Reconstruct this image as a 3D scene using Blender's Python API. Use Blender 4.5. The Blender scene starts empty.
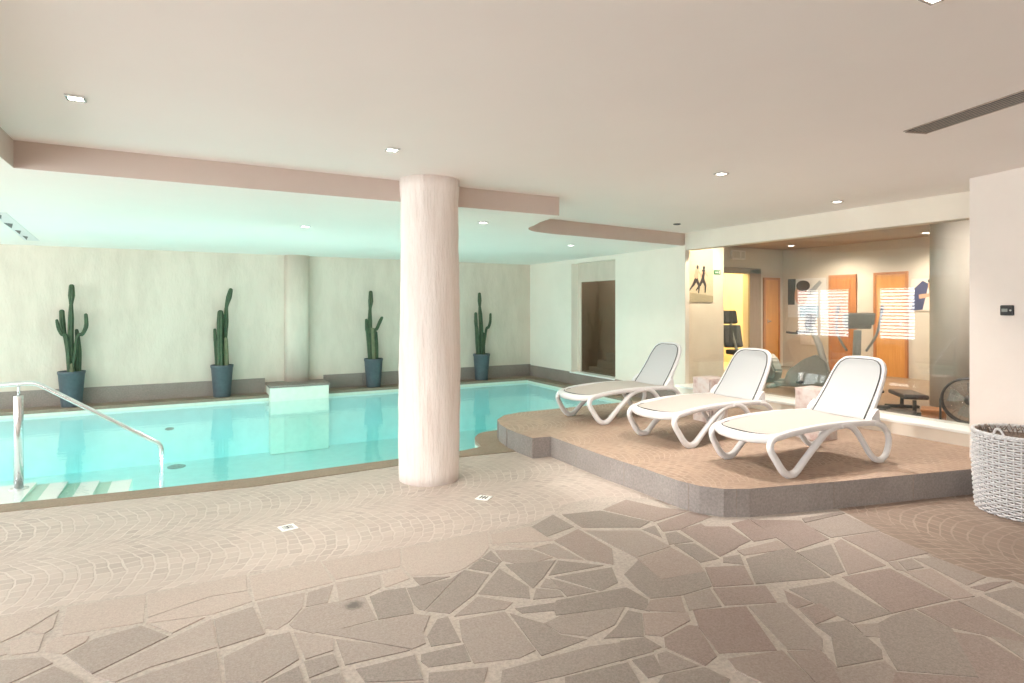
import bpy, bmesh, math, random
from mathutils import Vector, Matrix
S = bpy.context.scene
C = S.collection
PI = math.pi
random.seed(7)

# ---------------------------------------------------------------- camera
cam_d = bpy.data.cameras.new('camera')
cam = bpy.data.objects.new('camera', cam_d)
C.objects.link(cam)
FPX = 595.0
YAW = math.radians(28.644)
cam_d.sensor_fit = 'HORIZONTAL'
cam_d.sensor_width = 36.0
cam_d.lens = 36.0 * FPX / 1024.0
cam_d.shift_x = 0.0
cam_d.shift_y = -(341.5 - 307.0) / 1024.0
cam_d.clip_start = 0.05
cam.location = (0, 0, 1.55)
cam.rotation_euler = (PI / 2, 0, -YAW)
S.camera = cam

# ---------------------------------------------------------------- view, world, daylight
S.view_settings.view_transform = 'Standard'
S.view_settings.look = 'None'
S.view_settings.gamma = 1.0
S.view_settings.use_curve_mapping = False
S.view_settings.exposure = 0.27
S.cycles.use_denoising = True
S.cycles.max_bounces = 10
S.cycles.diffuse_bounces = 7
S.cycles.glossy_bounces = 5
S.cycles.transparent_max_bounces = 14
S.cycles.sample_clamp_indirect = 8.0
W = bpy.data.worlds.new('sky')
S.world = W
W.use_nodes = True
bg = W.node_tree.nodes['Background']
bg.inputs[0].default_value = (0.96, 0.98, 1.0, 1)
bg.inputs[1].default_value = 8.2

def light(name, kind, loc, energy, color=(1, 1, 1), target=None, **kw):
    d = bpy.data.lights.new(name, kind)
    d.energy = energy
    d.color = color
    portal = kw.pop('portal', False)
    for k, v in kw.items():
        setattr(d, k, v)
    o = bpy.data.objects.new(name, d)
    C.objects.link(o)
    o.location = loc
    if target is not None:
        o.rotation_euler = (Vector(target) - Vector(loc)).to_track_quat('-Z', 'Y').to_euler()
    if portal:
        d.cycles.is_portal = True
    return o

HC, HP, XW, YB = 2.69, 2.50, 6.80, 11.6     # ceiling, pool ceiling, right wall, back wall
XL, YN = -6.0, -2.6                          # left wall, wall behind the camera
WIN_LEFT = [(-1.9, 0.3), (1.0, 3.2), (3.9, 6.1), (6.8, 9.0), (10.1, 11.3), (12.2, 14.5)]   # y ranges
WIN_NEAR_FILL = [(-5.2, -2.6)]                                        # x ranges; unseen window added for frontal fill
WZ0, WZ1 = 0.51, 2.15
def win_z(a):
    return (WZ0, WZ1) if a > 9.5 else (0.12, 2.40)
for a, b in WIN_LEFT:
    light('daylight_portal', 'AREA', (XL - 0.02, (a + b) / 2, sum(win_z(a)) / 2), 1, target=(10, (a + b) / 2, sum(win_z(a)) / 2),
          shape='RECTANGLE', size=b - a, size_y=win_z(a)[1] - win_z(a)[0], portal=True)
for a, b in WIN_NEAR_FILL:
    light('daylight_portal', 'AREA', ((a + b) / 2, YN - 0.02, (WZ0 + WZ1) / 2), 1, target=((a + b) / 2, 10, (WZ0 + WZ1) / 2),
          shape='RECTANGLE', size=b - a, size_y=WZ1 - WZ0, portal=True)

# ---------------------------------------------------------------- materials
def new_mat(name):
    m = bpy.data.materials.new(name)
    m.use_nodes = True
    nt = m.node_tree
    return m, nt, nt.nodes['Principled BSDF']

def N(nt, kind, **kw):
    n = nt.nodes.new(kind)
    for k, v in kw.items():
        if k.startswith('i_'):
            key = k[2:]
            key = int(key) if key.isdigit() else key.replace('_', ' ')
            n.inputs[key].default_value = v
        else:
            setattr(n, k, v)
    return n

def math_node(nt, op, a, b=None, c=None):
    n = N(nt, 'ShaderNodeMath', operation=op)
    for i, v in enumerate((a, b, c)):
        if v is None:
            continue
        if isinstance(v, (int, float)):
            n.inputs[i].default_value = v
        else:
            nt.links.new(v, n.inputs[i])
    return n.outputs[0]

def mix(nt, fac, a, b, blend='MIX'):
    n = N(nt, 'ShaderNodeMix', data_type='RGBA', blend_type=blend)
    for i, v in ((0, fac), (6, a), (7, b)):
        if isinstance(v, (int, float)):
            n.inputs[i].default_value = v
        elif isinstance(v, tuple):
            n.inputs[i].default_value = v if len(v) == 4 else v + (1,)
        else:
            nt.links.new(v, n.inputs[i])
    return n.outputs[2]

def coords(nt, scale=(1, 1, 1), rot=(0, 0, 0)):
    t = N(nt, 'ShaderNodeTexCoord')
    mp = N(nt, 'ShaderNodeMapping')
    mp.inputs['Scale'].default_value = scale
    mp.inputs['Rotation'].default_value = rot
    nt.links.new(t.outputs['Object'], mp.inputs['Vector'])
    return mp.outputs[0]

def noise(nt, vec, scale, detail=4, rough=0.55):
    n = N(nt, 'ShaderNodeTexNoise')
    n.inputs['Scale'].default_value = scale
    n.inputs['Detail'].default_value = detail
    n.inputs['Roughness'].default_value = rough
    if vec is not None:
        nt.links.new(vec, n.inputs['Vector'])
    return n.outputs[0]

def ramp(nt, fac, stops):
    r = N(nt, 'ShaderNodeValToRGB')
    e = r.color_ramp.elements
    while len(e) < len(stops):
        e.new(0.5)
    for el, (p, c) in zip(e, stops):
        el.position = p
        el.color = c if len(c) == 4 else tuple(c) + (1,)
    nt.links.new(fac, r.inputs[0])
    return r.outputs[0]

def bump(nt, bsdf, h, strength=0.3, dist=0.01):
    b = N(nt, 'ShaderNodeBump')
    b.inputs['Strength'].default_value = strength
    b.inputs['Distance'].default_value = dist
    nt.links.new(h, b.inputs['Height'])
    nt.links.new(b.outputs[0], bsdf.inputs['Normal'])

def plain(name, col, rough=0.5, metal=0.0, var=0.06, scale=30, bmp=0.0, emit=None, spec=0.5, stretch=(1, 1, 1)):
    """A colour with a little procedural unevenness."""
    m, nt, b = new_mat(name)
    v = coords(nt, stretch)
    n = noise(nt, v, scale)
    lo = tuple(max(0, c * (1 - var)) for c in col)
    hi = tuple(min(1, c * (1 + var)) for c in col)
    c = ramp(nt, n, [(0.3, lo), (0.7, hi)])
    nt.links.new(c, b.inputs['Base Color'])
    b.inputs['Roughness'].default_value = rough
    b.inputs['Metallic'].default_value = metal
    b.inputs['Specular IOR Level'].default_value = spec
    if bmp:
        bump(nt, b, n, bmp, 0.01)
    if emit:
        b.inputs['Emission Color'].default_value = emit[0] + (1,)
        b.inputs['Emission Strength'].default_value = emit[1]
    return m

def plaster(name, col, col2, stretch=(1, 1, 1), scale=3.0, bmp=0.25, fine=40, dist=0.02):
    m, nt, b = new_mat(name)
    v = coords(nt, stretch)
    n1 = noise(nt, v, scale, 6, 0.6)
    n2 = noise(nt, v, fine, 4, 0.6)
    c = ramp(nt, n1, [(0.3, col2), (0.6, col)])
    nt.links.new(c, b.inputs['Base Color'])
    b.inputs['Roughness'].default_value = 0.85
    b.inputs['Specular IOR Level'].default_value = 0.2
    h = math_node(nt, 'ADD', n1, math_node(nt, 'MULTIPLY', n2, 0.35))
    bump(nt, b, h, bmp, dist)
    return m

def stone(name, col, col2, rough=0.75, scale=60, bmp=0.25):
    m, nt, b = new_mat(name)
    v = coords(nt)
    n1 = noise(nt, v, 3.0, 5)
    n2 = noise(nt, v, scale, 3, 0.7)
    c = ramp(nt, n1, [(0.3, col2), (0.7, col)])
    c = mix(nt, 0.35, c, ramp(nt, n2, [(0.35, tuple(x * 0.6 for x in col)), (0.65, tuple(min(1, x * 1.35) for x in col))]))
    nt.links.new(c, b.inputs['Base Color'])
    b.inputs['Roughness'].default_value = rough
    bump(nt, b, n2, bmp, 0.004)
    return m

def cobble(name, dark, light_, mort, along='X', w=0.95, rad=0.62, bw=0.095, rh=0.085, off=0.0, rough=0.55):
    """Segmental arc setts: the brick pattern laid along stacked arcs."""
    m, nt, b = new_mat(name)
    t = N(nt, 'ShaderNodeTexCoord')
    sep = N(nt, 'ShaderNodeSeparateXYZ')
    nz = N(nt, 'ShaderNodeTexNoise')
    nz.inputs['Scale'].default_value = 5.0
    nt.links.new(t.outputs['Object'], nz.inputs['Vector'])
    jig = N(nt, 'ShaderNodeVectorMath', operation='MULTIPLY_ADD')
    nt.links.new(nz.outputs['Color'], jig.inputs[0])
    jig.inputs[1].default_value = (0.07, 0.07, 0)
    nt.links.new(t.outputs['Object'], jig.inputs[2])
    nt.links.new(jig.outputs[0], sep.inputs[0])
    a, c = (sep.outputs[1], sep.outputs[0]) if along == 'X' else (sep.outputs[0], sep.outputs[1])
    q = math_node(nt, 'FLOORED_MODULO', math_node(nt, 'ADD', a, off), w)
    q = math_node(nt, 'SUBTRACT', q, w / 2)
    arc = math_node(nt, 'SQRT', math_node(nt, 'SUBTRACT', rad * rad, math_node(nt, 'MULTIPLY', q, q)))
    h = math_node(nt, 'SUBTRACT', c, arc)
    s = math_node(nt, 'MULTIPLY', math_node(nt, 'ARCSINE', math_node(nt, 'DIVIDE', q, rad)), rad)
    cmb = N(nt, 'ShaderNodeCombineXYZ')
    nt.links.new(s, cmb.inputs[0])
    nt.links.new(h, cmb.inputs[1])
    br = N(nt, 'ShaderNodeTexBrick')
    br.inputs['Color1'].default_value = dark + (1,)
    br.inputs['Color2'].default_value = light_ + (1,)
    br.inputs['Mortar'].default_value = mort + (1,)
    br.inputs['Scale'].default_value = 1.0
    br.inputs['Mortar Size'].default_value = 0.007
    br.inputs['Mortar Smooth'].default_value = 0.4
    br.inputs['Brick Width'].default_value = bw
    br.inputs['Row Height'].default_value = rh
    nt.links.new(cmb.outputs[0], br.inputs['Vector'])
    n2 = noise(nt, t.outputs['Object'], 70, 3)
    n3 = noise(nt, t.outputs['Object'], 1.3, 3)
    n4 = ramp(nt, noise(nt, t.outputs['Object'], 2.4, 5), [(0.38, (0, 0, 0)), (0.62, (1, 1, 1))])
    col = mix(nt, 0.25, br.outputs['Color'], ramp(nt, n2, [(0.3, dark), (0.7, light_)]))
    mid = tuple((a_ + b_) / 2 for a_, b_ in zip(dark, light_))
    col = mix(nt, math_node(nt, 'MULTIPLY', n4, 0.6), col, mid + (1,))
    col = mix(nt, math_node(nt, 'MULTIPLY', n3, 0.35), col, mort)
    nt.links.new(col, b.inputs['Base Color'])
    b.inputs['Roughness'].default_value = rough
    hh = math_node(nt, 'SUBTRACT', math_node(nt, 'MULTIPLY', n2, 0.15), br.outputs['Fac'])
    bump(nt, b, hh, 0.5, 0.006)
    return m

def wood(name, c1, c2, axis='Z', rough=0.4):
    m, nt, b = new_mat(name)
    st = {'Z': (14, 14, 0.8), 'X': (0.8, 14, 14), 'Y': (14, 0.8, 14)}[axis]
    n = noise(nt, coords(nt, st), 2.0, 6, 0.6)
    nt.links.new(ramp(nt, n, [(0.3, c1), (0.7, c2)]), b.inputs['Base Color'])
    b.inputs['Roughness'].default_value = rough
    return m

def pane(name, tint, ior=1.5, rough=0.0, boost=0.0):
    """Sheet glass: see-through plus a mirror reflection that follows Fresnel."""
    m = bpy.data.materials.new(name)
    m.use_nodes = True
    nt = m.node_tree
    nt.nodes.clear()
    out = N(nt, 'ShaderNodeOutputMaterial')
    tr = N(nt, 'ShaderNodeBsdfTransparent')
    tr.inputs[0].default_value = tint + (1,)
    gl = N(nt, 'ShaderNodeBsdfGlossy')
    gl.inputs['Roughness'].default_value = rough
    # Schlick's approximation, the same from both faces of the sheet
    fr = N(nt, 'ShaderNodeNewGeometry')
    dt = N(nt, 'ShaderNodeVectorMath', operation='DOT_PRODUCT')
    nt.links.new(fr.outputs['Incoming'], dt.inputs[0])
    nt.links.new(fr.outputs['Normal'], dt.inputs[1])
    f0 = ((ior - 1) / (ior + 1)) ** 2 + boost
    k = math_node(nt, 'POWER', math_node(nt, 'SUBTRACT', 1.0, math_node(nt, 'ABSOLUTE', dt.outputs['Value'])), 5.0)
    mx = N(nt, 'ShaderNodeMixShader')
    nt.links.new(math_node(nt, 'MULTIPLY_ADD', k, 1 - f0, f0), mx.inputs[0])
    nt.links.new(tr.outputs[0], mx.inputs[1])
    nt.links.new(gl.outputs[0], mx.inputs[2])
    nt.links.new(mx.outputs[0], out.inputs[0])
    return m, nt, gl, fr

M = {}
M['ceil'] = plaster('ceiling_plaster', (0.88, 0.83, 0.80), (0.86, 0.81, 0.78), scale=0.8, bmp=0.05)
M['poolceil'] = plaster('pool_ceiling_plaster', (0.92, 0.88, 0.83), (0.90, 0.86, 0.81), scale=0.8, bmp=0.04)
M['fascia'] = plaster('fascia_plaster', (0.60, 0.51, 0.455), (0.57, 0.48, 0.43), scale=2, bmp=0.05)
M['wall'] = plaster('rough_wall_plaster', (0.70, 0.615, 0.525), (0.625, 0.545, 0.46), stretch=(1.6, 1.6, 0.5), scale=3.0, bmp=0.6, fine=22)
M['wallsm'] = plaster('smooth_wall_plaster', (0.86, 0.80, 0.71), (0.82, 0.76, 0.67), scale=1.5, bmp=0.12)
M['pier'] = plaster('pier_plaster', (0.83, 0.76, 0.71), (0.80, 0.73, 0.68), scale=2.0, bmp=0.12)
M['column'] = plaster('column_plaster', (0.86, 0.80, 0.76), (0.74, 0.64, 0.585), stretch=(3.0, 3.0, 0.4), scale=2.2, bmp=0.7, fine=15, dist=0.04)
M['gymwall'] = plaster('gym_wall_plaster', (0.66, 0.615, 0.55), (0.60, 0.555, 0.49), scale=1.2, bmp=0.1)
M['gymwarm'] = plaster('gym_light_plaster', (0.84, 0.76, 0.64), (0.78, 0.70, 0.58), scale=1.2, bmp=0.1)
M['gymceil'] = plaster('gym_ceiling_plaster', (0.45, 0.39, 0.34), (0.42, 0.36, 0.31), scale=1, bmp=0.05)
M['gymfloor'] = wood('gym_floor_boards', (0.24, 0.18, 0.13), (0.32, 0.24, 0.175), 'X', 0.35)
M['skirt'] = stone('porphyry_skirting', (0.30, 0.25, 0.22), (0.23, 0.19, 0.17))
M['coping'] = stone('brown_coping_stone', (0.30, 0.23, 0.17), (0.22, 0.165, 0.12))
M['kerb'] = stone('grey_kerb_stone', (0.31, 0.28, 0.265), (0.23, 0.205, 0.195))
M['cob'] = cobble('arc_setts_by_pool', (0.33, 0.275, 0.24), (0.53, 0.45, 0.40), (0.62, 0.55, 0.50), w=0.95, off=0.1, bw=0.085, rh=0.075)
M['cobdeck'] = cobble('arc_setts_on_platform', (0.25, 0.17, 0.125), (0.45, 0.315, 0.235), (0.50, 0.385, 0.30), w=0.8, rad=0.55, bw=0.075, rh=0.06)
M['cobr'] = cobble('arc_setts_by_basket', (0.17, 0.12, 0.095), (0.27, 0.20, 0.155), (0.42, 0.335, 0.27), along='Y', w=0.95, off=0.3)
M['pooltile'] = plain('turquoise_pool_tile', (0.80, 0.93, 0.93), 0.5, var=0.04, scale=6)
M['poolpale'] = plain('pale_pool_tile', (0.82, 0.86, 0.76), 0.4, var=0.04, scale=12)
M['stepband'] = plain('green_step_tile', (0.40, 0.68, 0.58), 0.4, var=0.05, scale=15)
M['white'] = plain('white_resin', (0.72, 0.72, 0.725), 0.35, var=0.02)
M['whitetile'] = plain('white_step_tile', (0.92, 0.94, 0.92), 0.4, var=0.03, scale=15)
M['black'] = plain('black_plastic', (0.025, 0.025, 0.028), 0.45, var=0.2)
M['dgrey'] = plain('dark_grey_plastic', (0.07, 0.075, 0.075), 0.5, var=0.15)
M['grey'] = plain('grey_painted_metal', (0.30, 0.32, 0.30), 0.45, var=0.08)
M['lgrey'] = plain('light_grey_plastic', (0.55, 0.56, 0.54), 0.5, var=0.05)
M['steel'] = plain('brushed_steel', (0.78, 0.79, 0.80), 0.22, 1.0, var=0.06, scale=60, stretch=(1, 1, 6))
M['pot'] = plain('slate_blue_planter', (0.085, 0.105, 0.12), 0.55, var=0.12, scale=18)
M['soil'] = plain('dark_soil', (0.05, 0.035, 0.025), 0.95, var=0.4, scale=60, bmp=0.6)
M['orange'] = wood('honey_wood', (0.60, 0.27, 0.07), (0.72, 0.36, 0.11), 'Z')
M['redwood'] = wood('red_brown_wood', (0.42, 0.16, 0.055), (0.55, 0.24, 0.09), 'Z')
M['frame'] = wood('grey_brown_frame_wood', (0.30, 0.24, 0.20), (0.38, 0.31, 0.26), 'Z')
M['lamp'] = plain('lit_lamp', (1, 0.98, 0.93), 0.5, var=0.0, emit=((1, 0.95, 0.86), 14.0))
M['gymlamp'] = plain('lit_gym_lamp', (1, 0.9, 0.8), 0.5, var=0.0, emit=((1, 0.85, 0.65), 9.0))
M['glass'], _, _, _ = pane('gym_sheet_glass', (0.96, 0.96, 0.945), 1.5, boost=0.02)
M['darkglass'], _, _, _ = pane('steam_room_glass', (0.72, 0.66, 0.60), 1.5)
M['water'], wnt, wgl, wfr = pane('pool_water', (0.985, 1.0, 0.998), 1.33, 0.01)
_va = N(wnt, 'ShaderNodeVolumeAbsorption')
_va.inputs['Color'].default_value = (0.0, 0.92, 0.935, 1)
_va.inputs['Density'].default_value = 0.14
wnt.links.new(_va.outputs[0], [q for q in wnt.nodes if q.type == 'OUTPUT_MATERIAL'][0].inputs['Volume'])
_wv = coords(wnt, (1.0, 1.6, 1))
_wb = N(wnt, 'ShaderNodeBump')
_wb.inputs['Strength'].default_value = 0.10
_wb.inputs['Distance'].default_value = 0.02
wnt.links.new(noise(wnt, _wv, 5.0, 3), _wb.inputs['Height'])
wnt.links.new(_wb.outputs[0], wgl.inputs['Normal'])

def flag_mat():
    m, nt, b = new_mat('porphyry_flagstone')
    at = N(nt, 'ShaderNodeAttribute', attribute_name='tone', attribute_type='GEOMETRY')
    v = coords(nt)
    n1 = noise(nt, v, 2.5, 5)
    n2 = noise(nt, v, 110, 3, 0.75)
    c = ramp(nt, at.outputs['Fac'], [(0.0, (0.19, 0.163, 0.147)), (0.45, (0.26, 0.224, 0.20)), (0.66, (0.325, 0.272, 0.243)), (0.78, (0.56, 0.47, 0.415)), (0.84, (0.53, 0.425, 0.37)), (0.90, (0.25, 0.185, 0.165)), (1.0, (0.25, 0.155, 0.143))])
    c = mix(nt, 0.4, c, ramp(nt, n2, [(0.32, (0.15, 0.12, 0.10)), (0.68, (0.52, 0.46, 0.41))]))
    c = mix(nt, math_node(nt, 'MULTIPLY', n1, 0.4), c, (0.36, 0.305, 0.265))
    # a dark oil spot on one stone
    t = N(nt, 'ShaderNodeTexCoord')
    d = N(nt, 'ShaderNodeVectorMath', operation='DISTANCE')
    nt.links.new(t.outputs['Object'], d.inputs[0])
    d.inputs[1].default_value = (0.76, 3.10, 0.0)
    f = math_node(nt, 'ADD', d.outputs['Value'], math_node(nt, 'MULTIPLY', noise(nt, v, 40, 3), 0.05))
    c = mix(nt, ramp(nt, f, [(0.045, (0.75, 0.75, 0.75)), (0.085, (0, 0, 0))]), c, (0.06, 0.05, 0.045))
    nt.links.new(c, b.inputs['Base Color'])
    b.inputs['Roughness'].default_value = 0.6
    bump(nt, b, n2, 0.35, 0.004)
    return m
M['flag'] = flag_mat()
M['mortar'] = stone('pale_mortar', (0.50, 0.445, 0.40), (0.39, 0.345, 0.305), 0.85, 50, 0.4)

def crazy_mat():
    m, nt, b = new_mat('crazy_paving')
    v = coords(nt, (1.0, 1.7, 1.0))
    e = N(nt, 'ShaderNodeTexVoronoi', feature='DISTANCE_TO_EDGE')
    e.inputs['Scale'].default_value = 2.2
    k = N(nt, 'ShaderNodeTexVoronoi')
    k.inputs['Scale'].default_value = 2.2
    nt.links.new(v, e.inputs['Vector'])
    nt.links.new(v, k.inputs['Vector'])
    n2 = noise(nt, coords(nt), 110, 3, 0.75)
    c = ramp(nt, k.outputs['Color'], [(0.2, (0.27, 0.225, 0.195)), (0.8, (0.36, 0.29, 0.25))])
    c = mix(nt, 0.35, c, ramp(nt, n2, [(0.32, (0.15, 0.12, 0.10)), (0.68, (0.52, 0.46, 0.41))]))
    c = mix(nt, ramp(nt, e.outputs['Distance'], [(0.02, (1, 1, 1)), (0.045, (0, 0, 0))]), c, (0.55, 0.49, 0.43))
    nt.links.new(c, b.inputs['Base Color'])
    b.inputs['Roughness'].default_value = 0.6
    return m
M['crazy'] = crazy_mat()

def cactus_mat(name, c1, c2):
    m, nt, b = new_mat(name)
    v = coords(nt, (1, 1, 1))
    n = noise(nt, v, 14, 4)
    nt.links.new(ramp(nt, n, [(0.3, c1), (0.7, c2)]), b.inputs['Base Color'])
    b.inputs['Roughness'].default_value = 0.6
    return m
M['cactus'] = cactus_mat('cactus_skin', (0.03, 0.06, 0.03), (0.06, 0.105, 0.045))
M['cactusold'] = cactus_mat('corky_cactus_skin', (0.10, 0.13, 0.06), (0.20, 0.21, 0.12))

def sling_mat(name, col):
    m, nt, b = new_mat(name)
    v = coords(nt)
    w = N(nt, 'ShaderNodeTexWave', wave_type='BANDS')
    w.bands_direction = 'X'
    w.inputs['Scale'].default_value = 90
    nt.links.new(v, w.inputs['Vector'])
    w2 = N(nt, 'ShaderNodeTexWave', wave_type='BANDS')
    w2.bands_direction = 'Y'
    w2.inputs['Scale'].default_value = 90
    nt.links.new(v, w2.inputs['Vector'])
    h = math_node(nt, 'ADD', w.outputs[1], w2.outputs[1])
    c = ramp(nt, h, [(0.2, tuple(x * 0.93 for x in col)), (1.0, col)])
    nt.links.new(c, b.inputs['Base Color'])
    b.inputs['Roughness'].default_value = 0.7
    return m
M['seatfab'] = sling_mat('sand_white_mesh_fabric', (0.52, 0.48, 0.445))
M['backfab'] = sling_mat('white_mesh_fabric', (0.50, 0.515, 0.525))
M['wicker'] = plain('white_painted_wicker', (0.66, 0.66, 0.67), 0.6, var=0.12, scale=90)
M['twig'] = plain('bare_brown_wicker', (0.30, 0.24, 0.20), 0.7, var=0.3, scale=70)

def marble_mat():
    m, nt, b = new_mat('pink_marbled_stone')
    v = coords(nt)
    n = noise(nt, v, 9, 8, 0.7)
    nt.links.new(ramp(nt, n, [(0.36, (0.46, 0.33, 0.30)), (0.46, (0.58, 0.48, 0.445)), (0.6, (0.62, 0.57, 0.545))]), b.inputs['Base Color'])
    b.inputs['Roughness'].default_value = 0.45
    return m
M['marble'] = marble_mat()

# ---------------------------------------------------------------- mesh helpers
class MB:
    def __init__(self):
        self.bm = bmesh.new()
        self.mi = 0
    def _faces(self, fs):
        for f in fs:
            f.material_index = self.mi
    def box(self, lo, hi, bev=0.0, mat=None):
        lo, hi = Vector(lo), Vector(hi)
        c = (lo + hi) / 2
        s = hi - lo
        tmp = bmesh.new()
        bmesh.ops.create_cube(tmp, size=1.0)
        for v in tmp.verts:
            v.co = Vector((v.co.x * s.x, v.co.y * s.y, v.co.z * s.z)) + c
        if bev:
            bmesh.ops.bevel(tmp, geom=tmp.edges[:], offset=bev, segments=2, affect='EDGES', profile=0.5)
        self.merge(tmp, mat)
        return self
    def merge(self, tmp, mat=None):
        vm = {}
        for v in tmp.verts:
            vm[v] = self.bm.verts.new(mat @ v.co if mat else v.co)
        for f in tmp.faces:
            try:
                nf = self.bm.faces.new([vm[v] for v in f.verts])
                nf.material_index = self.mi
                nf.smooth = f.smooth
            except ValueError:
                pass
        tmp.free()
    def prism(self, poly, z0, z1, smooth=False):
        """Upright prism over a plan polygon (any winding)."""
        a = sum(poly[i][0] * poly[(i + 1) % len(poly)][1] - poly[(i + 1) % len(poly)][0] * poly[i][1] for i in range(len(poly)))
        if a < 0:
            poly = poly[::-1]
        lo = [self.bm.verts.new((p[0], p[1], z0)) for p in poly]
        hi = [self.bm.verts.new((p[0], p[1], z1)) for p in poly]
        n = len(poly)
        fs = [self.bm.faces.new(hi), self.bm.faces.new(lo[::-1])]
        for i in range(n):
            f = self.bm.faces.new((lo[i], lo[(i + 1) % n], hi[(i + 1) % n], hi[i]))
            f.smooth = smooth
            fs.append(f)
        self._faces(fs)
        return self
    def face(self, pts):
        f = self.bm.faces.new([self.bm.verts.new(p) for p in pts])
        f.material_index = self.mi
        return f
    def tube(self, path, r, seg=8, closed=False, prof=None, cap=True, up=None, ribs=0, ribd=0.0):
        """Sweep a round (or given) profile along a path; r is a number or a list."""
        P = [Vector(p) for p in path]
        n = len(P)
        R = r if isinstance(r, (list, tuple)) else [r] * n
        T = []
        for i in range(n):
            if closed:
                t = P[(i + 1) % n] - P[i - 1]
            else:
                t = P[min(i + 1, n - 1)] - P[max(i - 1, 0)]
            T.append(t.normalized() if t.length else Vector((0, 0, 1)))
        u = Vector(up) if up else (Vector((0, 0, 1)) if abs(T[0].z) < 0.9 else Vector((1, 0, 0)))
        nrm = (u - T[0] * u.dot(T[0])).normalized()
        rings = []
        for i in range(n):
            if up:
                k = Vector(up) - T[i] * Vector(up).dot(T[i])
                nrm = k.normalized() if k.length > 1e-5 else nrm
            elif i:
                nrm = (nrm - T[i] * nrm.dot(T[i]))
                nrm = nrm.normalized() if nrm.length > 1e-6 else T[i].orthogonal().normalized()
            bn = T[i].cross(nrm)
            ring = []
            if prof:
                for a, b in prof:
                    ring.append(self.bm.verts.new(P[i] + nrm * a * R[i] + bn * b * R[i]))
            else:
                for j in range(seg):
                    an = 2 * PI * j / seg
                    rr = R[i]
                    if ribs:
                        rr *= 1 - ribd * (0.5 - 0.5 * math.cos(ribs * an))
                    ring.append(self.bm.verts.new(P[i] + (nrm * math.cos(an) + bn * math.sin(an)) * rr))
            rings.append(ring)
        m = len(rings[0])
        last = n if closed else n - 1
        for i in range(last):
            a, b = rings[i], rings[(i + 1) % n]
            for j in range(m):
                f = self.bm.faces.new((a[j], a[(j + 1) % m], b[(j + 1) % m], b[j]))
                f.smooth = True
                f.material_index = self.mi
        if cap and not closed:
            self._faces([self.bm.faces.new(rings[0][::-1]), self.bm.faces.new(rings[-1])])
        return self
    def lathe(self, prof, c=(0, 0, 0), seg=32, axis='Z', smooth=True):
        """Turn (radius, height) pairs round an axis through c."""
        c = Vector(c)
        rings = []
        for r, h in prof:
            ring = []
            for j in range(seg if r > 1e-6 else 1):
                a = 2 * PI * j / seg
                p = (r * math.cos(a), r * math.sin(a), h)
                if axis == 'X':
                    p = (p[2], p[0], p[1])
                elif axis == 'Y':
                    p = (p[1], p[2], p[0])
                ring.append(self.bm.verts.new(c + Vector(p)))
            rings.append(ring)
        for a, b in zip(rings, rings[1:]):
            for j in range(seg):
                k = (j + 1) % seg
                if len(a) == 1 and len(b) == 1:
                    continue
                if len(a) == 1:
                    q = (a[0], b[k], b[j])
                elif len(b) == 1:
                    q = (a[j], a[k], b[0])
                else:
                    q = (a[j], a[k], b[k], b[j])
                f = self.bm.faces.new(q)
                f.smooth = smooth
                f.material_index = self.mi
        for rg, rev in ((rings[0], True), (rings[-1], False)):
            if len(rg) > 1:
                self._faces([self.bm.faces.new(rg[::-1] if rev else rg)])
        return self
    def build(self, name, mats, parent=None, loc=None, fix=True):
        me = bpy.data.meshes.new(name)
        if fix:
            bmesh.ops.recalc_face_normals(self.bm, faces=self.bm.faces[:])
        self.bm.to_mesh(me)
        self.bm.free()
        for m in (mats if isinstance(mats, (list, tuple)) else [mats]):
            me.materials.append(m)
        o = bpy.data.objects.new(name, me)
        C.objects.link(o)
        if loc is not None:
            o.location = loc
        if parent is not None:
            o.parent = parent
        return o

def tag(o, label=None, cat=None, group=None, kind=None):
    if label: o['label'] = label
    if cat: o['category'] = cat
    if group: o['group'] = group
    if kind: o['kind'] = kind
    return o

def thing(name, label, cat, loc=(0, 0, 0), rz=0.0, group=None):
    o = bpy.data.objects.new(name, None)
    o.empty_display_size = 0.1
    C.objects.link(o)
    o.location = loc
    o.rotation_euler = (0, 0, rz)
    return tag(o, label, cat, group)

def struct(name, mb, mats, label=None, cat='wall', parent=None, fix=True):
    o = mb.build(name, mats, parent, fix=fix)
    if parent is None:
        tag(o, label, cat, kind='structure')
    return o

def copy_tree(o, parent=None):
    c = o.copy()
    C.objects.link(c)
    c.parent = parent
    for ch in list(o.children):
        copy_tree(ch, c)
    return c

def spline(pts, n=6, closed=False):
    """Catmull-Rom through the points."""
    P = [Vector(p) for p in pts]
    out = []
    m = len(P)
    for i in range(m if closed else m - 1):
        if closed:
            a, b, c, d = P[i - 1], P[i], P[(i + 1) % m], P[(i + 2) % m]
        else:
            a, b, c, d = P[max(i - 1, 0)], P[i], P[i + 1], P[min(i + 2, m - 1)]
        for k in range(n):
            t = k / n
            out.append(0.5 * ((2 * b) + (c - a) * t + (2 * a - 5 * b + 4 * c - d) * t * t + (3 * b - a - 3 * c + d) * t ** 3))
    if not closed:
        out.append(P[-1])
    return out

def lerp_list(vals, n):
    out = []
    m = len(vals) - 1
    for i in range(n):
        t = i / (n - 1) * m
        k = min(int(t), m - 1)
        out.append(vals[k] + (vals[k + 1] - vals[k]) * (t - k))
    return out

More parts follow.
